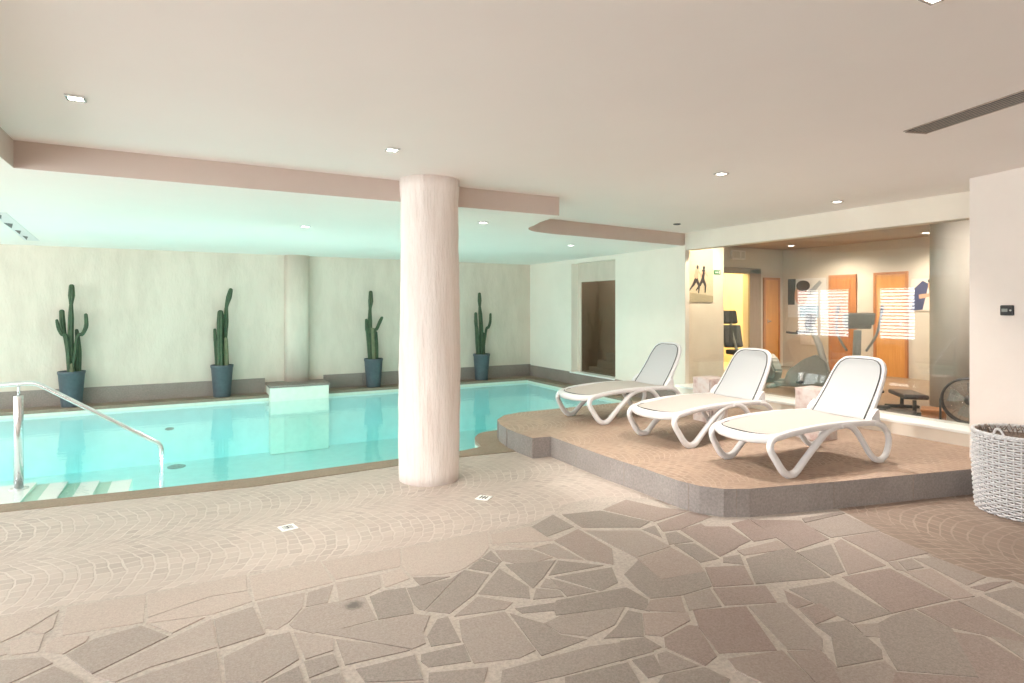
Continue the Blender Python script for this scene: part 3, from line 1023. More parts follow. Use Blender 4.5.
# ================================================================ the gym behind the glass
GZ = 0.20
GC = 2.85
gf = MB()
gf.face([(XW + 0.1, 1.5, GZ), (12.0, 1.5, GZ), (12.0, 9.0, GZ), (XW + 0.1, 9.0, GZ)])
struct('floor_gym', gf, M['gymfloor'], 'wooden floor of the gym', 'floor')
gc = MB()
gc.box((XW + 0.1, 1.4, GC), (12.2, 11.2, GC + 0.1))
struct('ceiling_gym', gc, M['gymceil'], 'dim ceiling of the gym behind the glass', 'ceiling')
g1 = MB()
g1.box((XW + 0.04, 6.95, 0.1), (7.72, 7.07, GC))
g1.box((7.72, 6.95, 0.1), (7.78, 9.1, GC))
struct('wall_partition', g1, M['gymwarm'], 'light partition wall with the runners picture in the gym')
g2 = MB()
wall_boxes(g2, 'X', 9.0, 9.14, 7.72, 12.2, 0.1, GC, [(9.75, 10.83, GZ, 2.28)])
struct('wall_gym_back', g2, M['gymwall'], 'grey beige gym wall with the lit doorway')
g3 = MB()
g3.box((12.0, 1.4, 0.1), (12.15, 9.0, GC))
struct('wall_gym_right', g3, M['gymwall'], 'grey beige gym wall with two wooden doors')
g4 = MB()
g4.box((XW + 0.1, 1.38, 0.1), (12.0, 1.5, GC))
struct('wall_gym_near', g4, M['gymwall'])
g5 = MB()
g5.box((9.3, 10.6, 0.1), (11.6, 10.7, GC))
g5.box((9.2, 9.14, 0.1), (9.3, 10.7, GC))
g5.box((11.6, 9.14, 0.1), (11.7, 10.7, GC))
g5.box((9.3, 9.14, 0.1), (11.6, 10.6, GZ))
struct('wall_corridor', g5, M['gymwarm'], 'yellow lit corridor seen through the gym doorway')
# doorway frame
df = MB()
df.box((9.65, 8.95, GZ), (9.75, 9.14, 2.38), 0.008)
df.box((10.83, 8.95, GZ), (11.2, 9.0, 2.38), 0.008)
df.box((9.65, 8.95, 2.28), (11.2, 9.0, 2.40), 0.008)
struct('door_1', df, M['frame'], 'wide grey brown frame around the lit doorway in the gym', 'door frame')
def wood_door(name, axis, a, b, plane, z1, mt, label, inset):
    m = MB()
    def bx(p, q, z0_, z1_, d0, d1, bev=0.004):
        if axis == 'Y':
            m.box((plane - d1, p, z0_), (plane - d0, q, z1_), bev)
        else:
            m.box((p, plane - d1, z0_), (q, plane - d0, z1_), bev)
    bx(a, b, GZ, z1, 0.0, 0.03)
    if inset:
        for zz in (0.12, 1.05):
            bx(a + 0.08, b - 0.08, GZ + zz, GZ + zz + 0.85, 0.03, 0.042)
    o = struct(name, m, mt, label, 'door')
    f = MB()
    m = f
    bx(a - 0.05, a, GZ, z1 + 0.05, 0.0, 0.045)
    bx(b, b + 0.05, GZ, z1 + 0.05, 0.0, 0.045)
    bx(a, b, z1, z1 + 0.05, 0.0, 0.045)
    f.build('door_frame', M['redwood'], o)
    h = MB()
    m = h
    bx(a + 0.05, a + 0.16, 1.22, 1.245, 0.05, 0.07)
    bx(a + 0.05, a + 0.075, 1.18, 1.28, 0.03, 0.05)
    h.build('door_handle', M['steel'], o)
    return o
wood_door('door_2', 'X', 11.36, 11.80, 9.0, 2.16, M['orange'], 'narrow honey coloured wooden door beside the lit doorway', False)
wood_door('door_3', 'Y', 7.33, 7.82, 12.0, 2.17, M['redwood'], 'red brown wooden door in the middle of the gym wall', True)
wood_door('door_4', 'Y', 6.34, 6.88, 12.0, 2.18, M['orange'], 'honey coloured wooden door at the right of the gym wall', False)
cg = MB()
cg.lathe([(0.29, GZ), (0.29, GC)], (9.15, 4.20, 0), 32)
struct('column_gym', cg, M['gymwall'], 'round grey column inside the gym at the right', 'column')
gw = MB()
gw.box((XW + 0.02, 2.35, 0.365), (XW + 0.03, 4.72, 2.43))
gw.box((XW + 0.02, 4.725, 0.365), (XW + 0.03, 6.78, 2.43))
struct('window_1', gw, M['glass'], 'large glass pane between the platform and the gym', 'window')

# ================================================================ loungers
def make_lounger():
    root = thing('sun_lounger', 'x', 'sun lounger', group='white loungers on the platform')
    hw = 0.31
    # seat frame: flat U of moulded resin, bulging at the foot end
    out = [(1.56, -hw, 0.345), (1.15, -hw, 0.362), (0.8, -hw, 0.362), (0.5, -hw + 0.002, 0.345), (0.39, -hw + 0.008, 0.328), (0.30, -hw + 0.04, 0.312), (0.245, -0.18, 0.304), (0.225, -0.08, 0.30), (0.22, 0, 0.30)]
    path = out + [(x, -y, z) for x, y, z in out[-2::-1]]
    f = MB()
    sp = spline(path, 5)
    f.tube(sp, [1.0 + 0.45 * max(0.0, min(1.0, (0.39 - q.x) / 0.16)) for q in sp], prof=rprof(0.024, 0.022), up=(0, 0, 1))
    f.box((1.10, -hw, 0.325), (1.14, hw, 0.352), 0.006)
    f.box((1.49, -hw, 0.315), (1.55, hw, 0.350), 0.008)
    f.build('seat_frame', M['white'], root)
    # seat fabric
    s = MB()
    nx, ny = 22, 10
    g = []
    for i in range(nx + 1):
        t = i / nx
        row = []
        for j in range(ny + 1):
            y = (j / ny * 2 - 1)
            x = 0.245 + 0.10 * (abs(y) ** 3.2) * (1 - t) ** 6 + (1.52 - 0.245) * t
            zr = lerp_list([0.336, 0.345, 0.360, 0.375, 0.388, 0.386, 0.380, 0.370], 100)[min(99, int(t * 99))]
            z = zr - 0.012 * (1 - y * y) * min(1, t * 5)
            row.append((x, y * (hw - 0.002 - 0.036 * (1 - t) ** 5), z))
        g.append(row)
    for th in (0, -0.005):
        vs = [[s.bm.verts.new((p[0], p[1], p[2] + th)) for p in r] for r in g]
        for i in range(nx):
            for j in range(ny):
                q = (vs[i][j], vs[i + 1][j], vs[i + 1][j + 1], vs[i][j + 1])
                fc = s.bm.faces.new(q if th == 0 else q[::-1])
                fc.smooth = True
    so = s.build('seat_sling', M['seatfab'], root, fix=False)
    p = MB()
    edge = [g[i][0] for i in range(4, -1, -1)] + [g[0][j] for j in range(1, ny)] + [g[i][ny] for i in range(0, 5)]
    p.tube([(x, y, z + 0.0015) for x, y, z in edge], 0.0045, 5)
    tag(p.build('piping', M['dgrey'], so), 'thin dark piping round the seat fabric')
    # legs
    def leg(pts, sy, wid):
        m = MB()
        P = spline([(x, sy * y, z) for x, y, z in pts], 5)
        m.tube(P, lerp_list(wid, len(P)), prof=rprof(1.0, 1.05, 0.5), up=(0, sy, 0.0))
        o = m.build('leg', M['white'], root)
        return o
    front = [(0.40, 0.302, 0.326), (0.315, 0.302, 0.314), (0.270, 0.306, 0.275), (0.270, 0.312, 0.225), (0.32, 0.320, 0.145), (0.38, 0.324, 0.066), (0.43, 0.324, 0.031), (0.485, 0.324, 0.025), (0.535, 0.324, 0.044), (0.62, 0.324, 0.118), (0.75, 0.320, 0.220), (0.88, 0.314, 0.308), (0.98, 0.312, 0.345), (1.10, 0.31, 0.354)]
    rear = [(1.06, 0.318, 0.356), (1.16, 0.318, 0.350), (1.25, 0.320, 0.300), (1.34, 0.322, 0.195), (1.43, 0.324, 0.085), (1.50, 0.324, 0.034), (1.565, 0.324, 0.024), (1.635, 0.322, 0.055), (1.675, 0.320, 0.12), (1.685, 0.320, 0.19), (1.655, 0.318, 0.265), (1.575, 0.316, 0.325), (1.47, 0.312, 0.345)]
    for sy in (1, -1):
        o = leg(front, sy, [0.022, 0.023, 0.024, 0.024, 0.025, 0.026, 0.026, 0.026, 0.025, 0.024, 0.024, 0.023, 0.022])
        fm = MB()
        fm.box((0.425, sy * 0.324 - 0.014, 0.0), (0.475, sy * 0.324 + 0.014, 0.022), 0.004)
        fm.build('foot_pad', M['white'], o)
        o = leg(rear, sy, [0.022] * 12)
        fm = MB()
        fm.box((1.545, sy * 0.324 - 0.014, 0.0), (1.595, sy * 0.324 + 0.014, 0.016), 0.004)
        fm.build('foot_pad', M['white'], o)
    # backrest, tilted up
    bx0, bz0 = 1.48, 0.366
    ang = math.radians(56)
    ca, sa = math.cos(ang), math.sin(ang)
    def bp(l, y, off=0.0):
        # l along the back, off forward out of the fabric
        bend = 0.02 * math.sin(PI * min(1, max(0, l / 0.62)))
        return (bx0 + l * ca + (off + 0) * -sa + bend * sa, y, bz0 + l * sa + off * ca - bend * ca)
    L, bw = 0.595, 0.262
    lp = [(-0.02, -bw - 0.008), (0.15, -bw), (0.32, -bw + 0.015), (0.44, -bw + 0.028), (0.515, -bw + 0.045), (L - 0.018, -bw + 0.09), (L - 0.002, -0.09), (L + 0.003, 0)]
    lp = lp + [(a, -b) for a, b in lp[-2::-1]]
    nrm = (-sa, 0, ca)
    m = MB()
    m.tube(spline([bp(a, b) for a, b in lp], 5), 1.0, prof=rprof(0.019, 0.021), up=nrm)
    m.tube([bp(0.03, -bw), bp(0.03, bw)], 0.013, 8)
    bo = m.build('backrest_frame', M['white'], root)
    m = MB()
    nl, ny = 14, 10
    g = []
    for i in range(nl + 1):
        t = i / nl
        row = []
        for j in range(ny + 1):
            y = j / ny * 2 - 1
            l = -0.01 + t * (L + 0.0 - 0.05 * abs(y) ** 5)
            w = (bw - 0.010) - 0.03 * t - 0.03 * max(0, t - 0.72) ** 2 / 0.08
            row.append(bp(l, y * w, 0.0225 - 0.006 * (1 - y * y)))
        g.append(row)
    for th in (0, -0.006):
        vs = [[m.bm.verts.new((p[0] - sa * th, p[1], p[2] + ca * th)) for p in r] for r in g]
        for i in range(nl):
            for j in range(ny):
                q = (vs[i][j], vs[i + 1][j], vs[i + 1][j + 1], vs[i][j + 1])
                fc = m.bm.faces.new(q if th == 0 else q[::-1])
                fc.smooth = True
    sb = m.build('backrest_sling', M['backfab'], root, fix=False)
    p = MB()
    edge = [g[i][0] for i in range(0, nl)] + g[nl] + [g[i][ny] for i in range(nl - 1, -1, -1)]
    p.tube([(x - sa * 0.002, y, z + ca * 0.002) for x, y, z in edge], 0.0048, 5)
    tag(p.build('piping', M['dgrey'], sb), 'thin dark piping round the backrest fabric')
    for sy in (1, -1):
        h = MB()
        h.prism([(1.45, -0.016), (1.56, -0.016), (1.56, 0.016), (1.45, 0.016)], 0, 0.001)
        h.bm.clear()
        pts = [(1.455, 0.345), (1.51, 0.335), (1.565, 0.355), (1.57, 0.41), (1.555, 0.46), (1.515, 0.44), (1.46, 0.39)]
        y0, y1 = sy * 0.272, sy * 0.318
        lo = [h.bm.verts.new((x, y0, z)) for x, z in pts]
        hi = [h.bm.verts.new((x, y1, z)) for x, z in pts]
        h.bm.faces.new(lo)
        h.bm.faces.new(hi[::-1])
        for i in range(len(pts)):
            h.bm.faces.new((lo[i], lo[(i + 1) % len(pts)], hi[(i + 1) % len(pts)], hi[i]))
        h.lathe([(0.014, min(y0, y1) - 0.006), (0.014, max(y0, y1) + 0.006)], (1.515, 0, 0.385), 12, 'Y')
        h.build('hinge', M['white'], root)
    # prop strut behind the back
    m = MB()
    for sy in (1, -1):
        m.tube([bp(0.30, sy * 0.20, -0.02), (1.66, sy * 0.20, 0.40), (1.55, sy * 0.20, 0.335)], 0.009, 6)
    m.tube([(1.55, -0.30, 0.335), (1.55, 0.30, 0.335)], 0.009, 6)
    m.build('back_strut', M['white'], root)
    return root

lounger = make_lounger()
for i, (x, y, rz, lab) in enumerate((
        (3.705, 3.40, -3.5, 'white sun lounger nearest the wicker basket, foremost of the three'),
        (3.726, 4.458, 1.8, 'white sun lounger between the other two, middle of the row'),
        (3.688, 5.746, 2.0, 'white sun lounger closest to the pool, farthest from the basket'))):
    o = lounger if i == 0 else copy_tree(lounger)
    o.location = (x, y, PZ)
    o.rotation_euler = (0, 0, math.radians(rz))
    o['label'] = lab

# marbled cube tables between the loungers
def make_cube():
    root = thing('side_table', 'x', 'side table', group='pink marbled side tables')
    h, w = 0.51, 0.145
    b = MB()
    b.box((-w + 0.012, -w + 0.012, 0), (w - 0.012, w - 0.012, h - 0.02))
    tag(b.build('core', M['dgrey'], root), 'dark core showing as a gap at the corners')
    for (lo, hi) in (((-w, -w + 0.014, 0.0), (-w + 0.02, w - 0.014, h - 0.001)), ((w - 0.02, -w + 0.014, 0.0), (w, w - 0.014, h - 0.001)),
                     ((-w + 0.014, -w, 0.0), (w - 0.014, -w + 0.02, h - 0.001)), ((-w + 0.014, w - 0.02, 0.0), (w - 0.014, w, h - 0.001))):
        p = MB()
        p.box(lo, hi, 0.004)
        p.build('side_panel', M['marble'], root)
    t = MB()
    t.box((-w + 0.004, -w + 0.004, h - 0.02), (w - 0.004, w - 0.004, h), 0.003)
    t.build('top', M['marble'], root)
    return root
ct = make_cube()
for i, (x, y, lab) in enumerate(((5.43, 5.05, 'pink marbled side table behind the farther gap between loungers, nearer the pool'),
                                 (5.66, 3.86, 'pink marbled side table beside the backrest of the foremost lounger'))):
    o = ct if i == 0 else copy_tree(ct)
    o.location = (x, y, PZ)
    o.rotation_euler = (0, 0, math.radians(-3 + 5 * i))
    o['label'] = lab

# ================================================================ cacti in planters
def make_planter(root):
    m = MB()
    m.lathe([(0.0, 0.0), (0.128, 0.0), (0.134, 0.01), (0.172, 0.50), (0.178, 0.505), (0.182, 0.535), (0.180, 0.55), (0.168, 0.55), (0.164, 0.50), (0.0, 0.50)], (0, 0, 0), 36)
    m.build('planter', M['pot'], root)
    m = MB()
    m.lathe([(0.165, 0.490), (0.165, 0.512), (0.10, 0.522), (0.0, 0.526)], (0, 0, 0), 24)
    m.build('soil', M['soil'], root)

def stem(root, pts, rad, mat='cactus'):
    m = MB()
    P = spline(pts, 6)
    n = len(P)
    R = lerp_list(rad, n)
    # round off the tip
    tip = P[-1]
    dr = (P[-1] - P[-2]).normalized()
    r = R[-1]
    for k in (0.4, 0.75, 0.95):
        P.append(tip + dr * r * k * 0.9)
        R.append(r * math.sqrt(max(0.02, 1 - k * k)))
    m.tube(P, R, 30, ribs=6, ribd=0.34)
    m.build('stem', M[mat], root)

def cactus(x, label, stems, dx, dz, cx, base):
    root = thing('potted_cactus', label, 'potted cactus', (x, 11.40, 0.006), group='potted cacti along the back wall')
    make_planter(root)
    for pts, rad, depth, mt in stems:
        q = [((px - cx) * dx, depth, 0.555 + (base - py) * dz) for px, py in pts]
        q[0] = (q[0][0], q[0][1], 0.505)
        stem(root, q, rad, mt)
    return root
cactus(-1.575, 'tall potted cactus with two curved side arms behind the handrail, leftmost pot', [
    ([(155, 485), (152, 400), (150, 320), (152, 230), (153, 165), (155, 120), (155, 75)], [0.052, 0.048, 0.042, 0.040, 0.026, 0.046, 0.036], 0.0, 'cactus'),
    ([(150, 332), (134, 326), (112, 308), (95, 276), (87, 240)], [0.020, 0.024, 0.026, 0.026, 0.020], -0.05, 'cactus'),
    ([(138, 482), (132, 400), (122, 330), (109, 260), (105, 198)], [0.022, 0.024, 0.026, 0.040, 0.036], 0.05, 'cactus'),
    ([(162, 330), (184, 328), (210, 308), (229, 268), (227, 214)], [0.020, 0.024, 0.027, 0.030, 0.025], -0.05, 'cactus'),
    ([(184, 482), (186, 400), (182, 330), (177, 290)], [0.042, 0.044, 0.034, 0.024], 0.045, 'cactus'),
    ([(160, 485), (158, 455)], [0.036, 0.026], -0.06, 'cactusold')], 0.0026, 0.0032, 155, 485)
cactus(0.53, 'potted cactus of upright stems with one tall leaning stem, left of the pilaster', [
    ([(146, 482), (144, 400), (144, 330), (147, 240), (151, 160), (165, 105), (176, 62)], [0.046, 0.048, 0.034, 0.046, 0.028, 0.046, 0.034], 0.03, 'cactus'),
    ([(116, 485), (114, 400), (113, 310), (114, 250), (115, 190)], [0.060, 0.058, 0.050, 0.056, 0.046], -0.03, 'cactus'),
    ([(96, 482), (91, 400), (86, 340), (84, 288)], [0.030, 0.030, 0.028, 0.024], 0.02, 'cactus'),
    ([(150, 480), (148, 400), (146, 340)], [0.04, 0.036, 0.030], -0.04, 'cactusold')], 0.0027, 0.00304, 125, 485)
cactus(3.17, 'potted cactus with short left arm and angled right arm, just left of the big column', [
    ([(97, 490), (90, 420), (86, 340), (87, 260), (88, 185), (92, 140), (92, 85)], [0.058, 0.050, 0.050, 0.044, 0.030, 0.050, 0.038], 0.0, 'cactus'),
    ([(82, 350), (70, 338), (65, 310), (63, 255)], [0.022, 0.030, 0.032, 0.028], -0.01, 'cactus'),
    ([(94, 345), (112, 335), (130, 308), (150, 265), (163, 242)], [0.024, 0.030, 0.032, 0.034, 0.028], -0.02, 'cactus'),
    ([(128, 490), (128, 420), (125, 335)], [0.052, 0.050, 0.040], 0.03, 'cactus'),
    ([(108, 490), (104, 400), (100, 310)], [0.036, 0.034, 0.028], -0.05, 'cactusold')], 0.00303, 0.00314, 110, 490)
cactus(5.49, 'potted cactus with a long curved right arm, in the far pool corner, rightmost pot', [
    ([(112, 480), (108, 390), (104, 290), (98, 210), (94, 160), (93, 120), (92, 75)], [0.058, 0.052, 0.050, 0.046, 0.030, 0.046, 0.036], 0.0, 'cactus'),
    ([(86, 478), (80, 400), (75, 320), (72, 260), (70, 208)], [0.040, 0.042, 0.036, 0.040, 0.034], 0.04, 'cactus'),
    ([(88, 328), (72, 312), (60, 288), (55, 252)], [0.024, 0.028, 0.028, 0.024], -0.03, 'cactus'),
    ([(116, 328), (140, 325), (160, 300), (172, 265), (175, 212)], [0.026, 0.030, 0.032, 0.032, 0.026], -0.01, 'cactus'),
    ([(128, 478), (128, 400), (127, 345)], [0.038, 0.038, 0.030], 0.03, 'cactus')], 0.0031, 0.00312, 108, 480)

# ================================================================ wicker basket
bk = thing('wicker_basket', 'tall round white wicker basket beside the pink pier at the right edge', 'basket', (5.56, 2.08, 0.0))
NS = 46
w = MB()
H = 0.59
def brad(z):
    t = z / H
    return 0.300 + 0.022 * math.sin(min(1, t * 1.25) * PI / 2)
for k in range(33):
    z = 0.012 + k * (H - 0.02) / 32
    pts = []
    for i in range(NS * 4):
        a = 2 * PI * i / (NS * 4)
        r = brad(z) + 0.0095 * math.cos(NS / 2 * a + PI * (k % 2))
        pts.append((r * math.cos(a), r * math.sin(a), z + 0.0015 * math.sin(7 * a + k * 2.1)))
    w.tube(pts, 1.0, prof=[(0.0070, 0), (0.0035, 0.0050), (-0.0035, 0.0050), (-0.0070, 0), (-0.0035, -0.0050), (0.0035, -0.0050)], closed=True, up=(0, 0, 1))
w.build('woven_body', M['wicker'], bk)
w = MB()
for i in range(NS):
    a = 2 * PI * i / NS
    w.tube([(brad(z) * math.cos(a), brad(z) * math.sin(a), z) for z in (0.0, 0.15, 0.3, 0.45, H)], 0.0055, 5)
tag(w.build('stake', M['wicker'], bk), None, kind='stuff')
w = MB()
w.lathe([(0.0, 0.004), (0.284, 0.004), (0.302, 0.30), (0.304, H - 0.04), (0.300, H - 0.04), (0.280, 0.02), (0.0, 0.02)], (0, 0, 0), 40)
tag(w.build('lining', M['twig'], bk), 'brown inside of the basket')
w = MB()
for ph in range(3):
    pts = []
    for i in range(240):
        a = 2 * PI * i / 240
        q = 30 * a + ph * 2 * PI / 3
        r = brad(H) + 0.008 * math.cos(q)
        pts.append((r * math.cos(a), r * math.sin(a), H + 0.006 + 0.009 * math.sin(q)))
    w.tube(pts, 0.0075, 6, closed=True)
w.build('braided_rim', M['wicker'], bk)
w = MB()
rr = random.Random(5)
for i in range(60):
    a = 2 * PI * i / 60 + rr.uniform(-.05, .05)
    a2 = a + rr.uniform(0.1, 0.22)
    r = 0.30
    w.tube([(r * math.cos(a), r * math.sin(a), H - 0.05), ((r + 0.004) * math.cos((a + a2) / 2), (r + 0.004) * math.sin((a + a2) / 2), H + rr.uniform(0.0, 0.03)), (r * math.cos(a2), r * math.sin(a2), H - 0.03)], 0.004, 5)
tag(w.build('inner_twigs', M['twig'], bk), 'loose brown twigs inside the rim', kind='stuff')
for da in (172, 12):
    a = math.radians(da)
    w = MB()
    pts = []
    for i in range(13):
        t = i / 12
        aa = a + (t - 0.5) * 0.30
        r = 0.322 + 0.01 * math.sin(t * PI)
        pts.append((r * math.cos(aa), r * math.sin(aa), H - 0.05 + 0.115 * math.sin(PI * t) ** 0.7))
    w.tube(pts, 0.0085, 7)
    w.build('handle', M['wicker'], bk)

# ================================================================ handrail
hr = thing('handrail', 'polished steel handrail with post on the pool entry steps', 'handrail', (-1.34, 6.88, -0.10))
m = MB()
Y = 0.0
pts = [(-0.95, Y, 0.925), (-0.3, Y, 0.945), (0.06, Y, 0.955)]
bend = spline([(0.06, Y, 0.955), (0.12, Y, 0.948), (0.19, Y, 0.91)], 4)
end = spline([(1.03, Y, 0.335), (1.09, Y, 0.295), (1.115, Y, 0.235), (1.118, Y, 0.18)], 4)
m.tube(pts[:-1] + bend + end + [(1.118, Y, -0.20)], 0.0215, 14)
m.build('rail', M['steel'], hr)
m = MB()
m.lathe([(0.036, 0.0), (0.036, 0.84), (0.033, 0.845), (0.0, 0.845)], (0, 0, 0), 24)
pp = m.build('post', M['steel'], hr)
m = MB()
m.lathe([(0.010, 0.84), (0.010, 0.935)], (0, 0, 0), 12)
m.build('pin', M['steel'], pp)
m = MB()
m.lathe([(0.0, 0.0), (0.075, 0.0), (0.075, 0.008), (0.045, 0.014), (0.0, 0.014)], (0, 0, 0), 28)
m.build('base_flange', M['steel'], hr)

# ================================================================ small fittings
# control unit on the pier
dl = math.atan2(d.y, d.x)
pc_ = A0 + d * 0.33
th = thing('thermostat', 'small black control unit on the pink pier', 'thermostat', (pc_.x, pc_.y, 1.522), dl)
m = MB()
m.box((-0.052, -0.022, -0.043), (0.052, 0.0, 0.043), 0.008)
m.build('housing', M['black'], th)
m = MB()
m.box((-0.036, -0.0245, -0.012), (0.012, -0.0215, 0.014), 0.001)
tag(m.build('display', M['grey'], th), 'grey display')
m = MB()
m.lathe([(0.0, -0.027), (0.007, -0.026), (0.008, -0.021)], (0.036, 0, 0.0), 14, 'Y')
tag(m.build('button', M['lgrey'], th), 'pale round button')

def downlight(x, y, z, label, group, square=True, s=0.055, lit=True, rz=0.0):
    root = thing('downlight', label, 'downlight', (x, y, z), rz, group)
    m = MB()
    if square:
        for lo, hi in (((-s, -s, -0.012), (s, -s * 0.72, 0.0)), ((-s, s * 0.72, -0.012), (s, s, 0.0)), ((-s, -s * 0.72, -0.012), (-s * 0.72, s * 0.72, 0.0)), ((s * 0.72, -s * 0.72, -0.012), (s, s * 0.72, 0.0))):
            m.box(lo, hi, 0.002)
        m.build('trim_ring', M['steel'], root)
        m = MB()
        m.box((-s * 0.72, -s * 0.72, -0.008), (s * 0.72, s * 0.72, 0.0))
    else:
        m.lathe([(s, 0.0), (s, -0.008), (s * 0.75, -0.012), (s * 0.72, 0.0)], (0, 0, 0), 28)
        m.build('trim_ring', M['white'] if lit else M['dgrey'], root)
        m = MB()
        m.lathe([(0.0, -0.006), (s * 0.72, -0.006), (s * 0.72, 0.0)], (0, 0, 0), 24)
    m.build('lens', M['lamp'] if lit else M['black'], root)
    return root
gcl = 'square downlights in the deck ceiling'
DL = [(-0.53, 3.97, 'square ceiling downlight at the far left above the handrail'),
      (1.30, 4.18, 'square ceiling downlight just in front of the column'),
      (3.99, 3.59, 'square ceiling downlight above the middle lounger'),
      (6.14, 3.94, 'square ceiling downlight near the header over the gym glass'),
      (2.40, 1.16, 'square ceiling downlight cut by the top edge of the picture')]
for x, y, lab in DL:
    downlight(x, y, HC, lab, gcl, True, 0.046)
downlight(5.90, 6.08, HC, 'small dark ceiling fitting beside the curved fascia', None, False, 0.05, False)
gpl = 'round downlights in the pool ceiling'
for x, y, lab in ((1.22, 7.30, 'round pool ceiling downlight between the left cactus pots'), (2.91, 6.00, 'round pool ceiling downlight just right of the column'), (5.17, 7.58, 'round pool ceiling downlight before the niche wall')):
    downlight(x, y, HP, lab, gpl, False, 0.065)

# linear air grille in the deck ceiling
vt = thing('air_grille', 'long black slotted air grille in the ceiling at upper right', 'air vent', (4.16, 2.14, HC), math.atan2(-0.957, -0.29))
m = MB()
m.box((0.0, -0.095, -0.006), (2.2, -0.082, 0.0), 0.002)
m.box((0.0, 0.082, -0.006), (2.2, 0.095, 0.0), 0.002)
m.box((0.0, -0.08, -0.012), (0.015, 0.08, 0.0), 0.002)
m.box((2.185, -0.08, -0.012), (2.2, 0.08, 0.0), 0.002)
m.build('frame', M['frame'], vt)
m = MB()
m.box((0.015, -0.08, -0.003), (2.185, 0.08, 0.0))
m.build('backing', M['black'], vt)
for k in range(5):
    y = -0.056 + 0.028 * k
    m = MB()
    m.box((0.015, y - 0.0025, -0.0055), (2.185, y + 0.0025, -0.003))
    m.build('slat', M['frame'], vt)
# slot vent in the pool ceiling at far left
vt = thing('slot_vent', 'row of small dark slots in the pool ceiling at far left', 'air vent', (-1.8, 8.6, HP))
m = MB()
m.prism([(-1.72 + 1.8, 7.7 - 8.6), (-2.03 + 1.8, 10.75 - 8.6), (-1.86 + 1.8, 10.75 - 8.6), (-1.60 + 1.8, 7.7 - 8.6)], -0.003, 0.0)
m.build('plate', M['white'], vt)
for tri in [[(-1.71, 7.86), (-1.68, 7.92), (-1.76, 8.28)], [(-1.81, 8.61), (-1.74, 8.67), (-1.85, 9.16)], [(-1.86, 9.36), (-1.81, 9.41), (-1.91, 9.87)], [(-1.92, 10.06), (-1.88, 10.16), (-1.98, 10.62)]]:
    m = MB()
    m.prism([(x + 1.8, y - 8.6) for x, y in tri], -0.0055, -0.002)
    m.build('slot', M['dgrey'], vt)

# floor drains among the setts
def drain():
    root = thing('floor_drain', 'x', 'floor drain', group='floor drains in the setts')
    m = MB()
    m.box((-0.055, -0.055, 0.0), (0.055, 0.055, 0.006), 0.002)
    m.build('plate', M['whitetile'], root)
    m = MB()
    for q in (-0.024, 0.0, 0.024):
        m.box((-0.036, q - 0.005, 0.0055), (0.036, q + 0.005, 0.0068))
    m.box((-0.005, -0.03, 0.0055), (0.005, 0.03, 0.0067))
    tag(m.build('slots', M['black'], root), 'dark slots')
    return root
dr = drain()
for i, (x, y, rz, lab) in enumerate(((0.62, 4.41, 10, 'white floor drain left of the column, nearer the stairs'), (2.11, 4.34, 40, 'white floor drain in front of the column at its right'))):
    o = dr if i == 0 else copy_tree(dr)
    o.location = (x, y, 0.002)
    o.rotation_euler = (0, 0, math.radians(rz))
    o['label'] = lab
# inlet fittings under water
def inlet():
    root = thing('pool_inlet', 'x', 'pool inlet', group='water inlets in the pool')
    m = MB()
    m.lathe([(0.0, 0.0), (0.13, 0.0), (0.13, 0.01), (0.10, 0.022), (0.0, 0.022)], (0, 0, 0), 24)
    m.build('cover', M['grey'], root)
    m = MB()
    for k in range(6):
        a = k * PI / 3
        m.box((-0.012 + 0.06 * math.cos(a), -0.012 + 0.06 * math.sin(a), 0.0215), (0.012 + 0.06 * math.cos(a), 0.012 + 0.06 * math.sin(a), 0.024))
    tag(m.build('holes', M['black'], root), kind='stuff')
    return root
il = inlet()
il.location = (-0.146, 10.89, -1.0)
il['label'] = 'grey inlet cover on the pool floor, just right of the handrail end'
o = copy_tree(il)
o.location = (-0.25, 11.22, -0.44)
o.scale = (0.5, 0.2, 1.0)
o.rotation_euler = (PI / 2, 0, 0)
o['label'] = 'grey inlet cover low on the far pool wall between the two left pots'
# unseen underwater lamps added in the near pool wall to brighten the pool
pl0 = None
for i, x in enumerate((-3.2, -1.9, -0.1, 1.2, 2.3)):
    lamp = thing('pool_fill_lamp', 'unseen round underwater fill lamp added in the near pool wall', 'added pool lamp', (x, 0, -0.55), group='added underwater fill lamps in the near pool wall')
    yy = 5.87 if x > -0.2 else (5.94 if x > -1 else (6.06 if x > -2 else 6.19))
    lamp.location.y = yy
    m = MB()
    m.lathe([(0.11, 0.0), (0.13, 0.015), (0.11, 0.03), (0.10, 0.02), (0.10, 0.0)], (0, 0, 0), 24, 'Y')
    m.build('bezel', M['steel'], lamp)
    m = MB()
    m.lathe([(0.0, 0.018), (0.10, 0.016), (0.10, 0.004), (0.0, 0.004)], (0, 0, 0), 24, 'Y')
    m.build('lens', M['lamp'], lamp)
    light('pool_fill_light', 'SPOT', (x, yy + 0.06, -0.55), POOL_FILL_W, (0.85, 1.0, 0.97), (x, yy + 5, -0.45), spot_size=math.radians(150), spot_blend=0.8, shadow_soft_size=0.1)
# ================================================================ gym equipment
def placed(u, zc):
    """Plan point on the sight line through image column u at view depth zc."""
    xc = (u - 512) / FPX * zc
    return (xc * math.cos(YAW) + zc * math.sin(YAW), -xc * math.sin(YAW) + zc * math.cos(YAW))

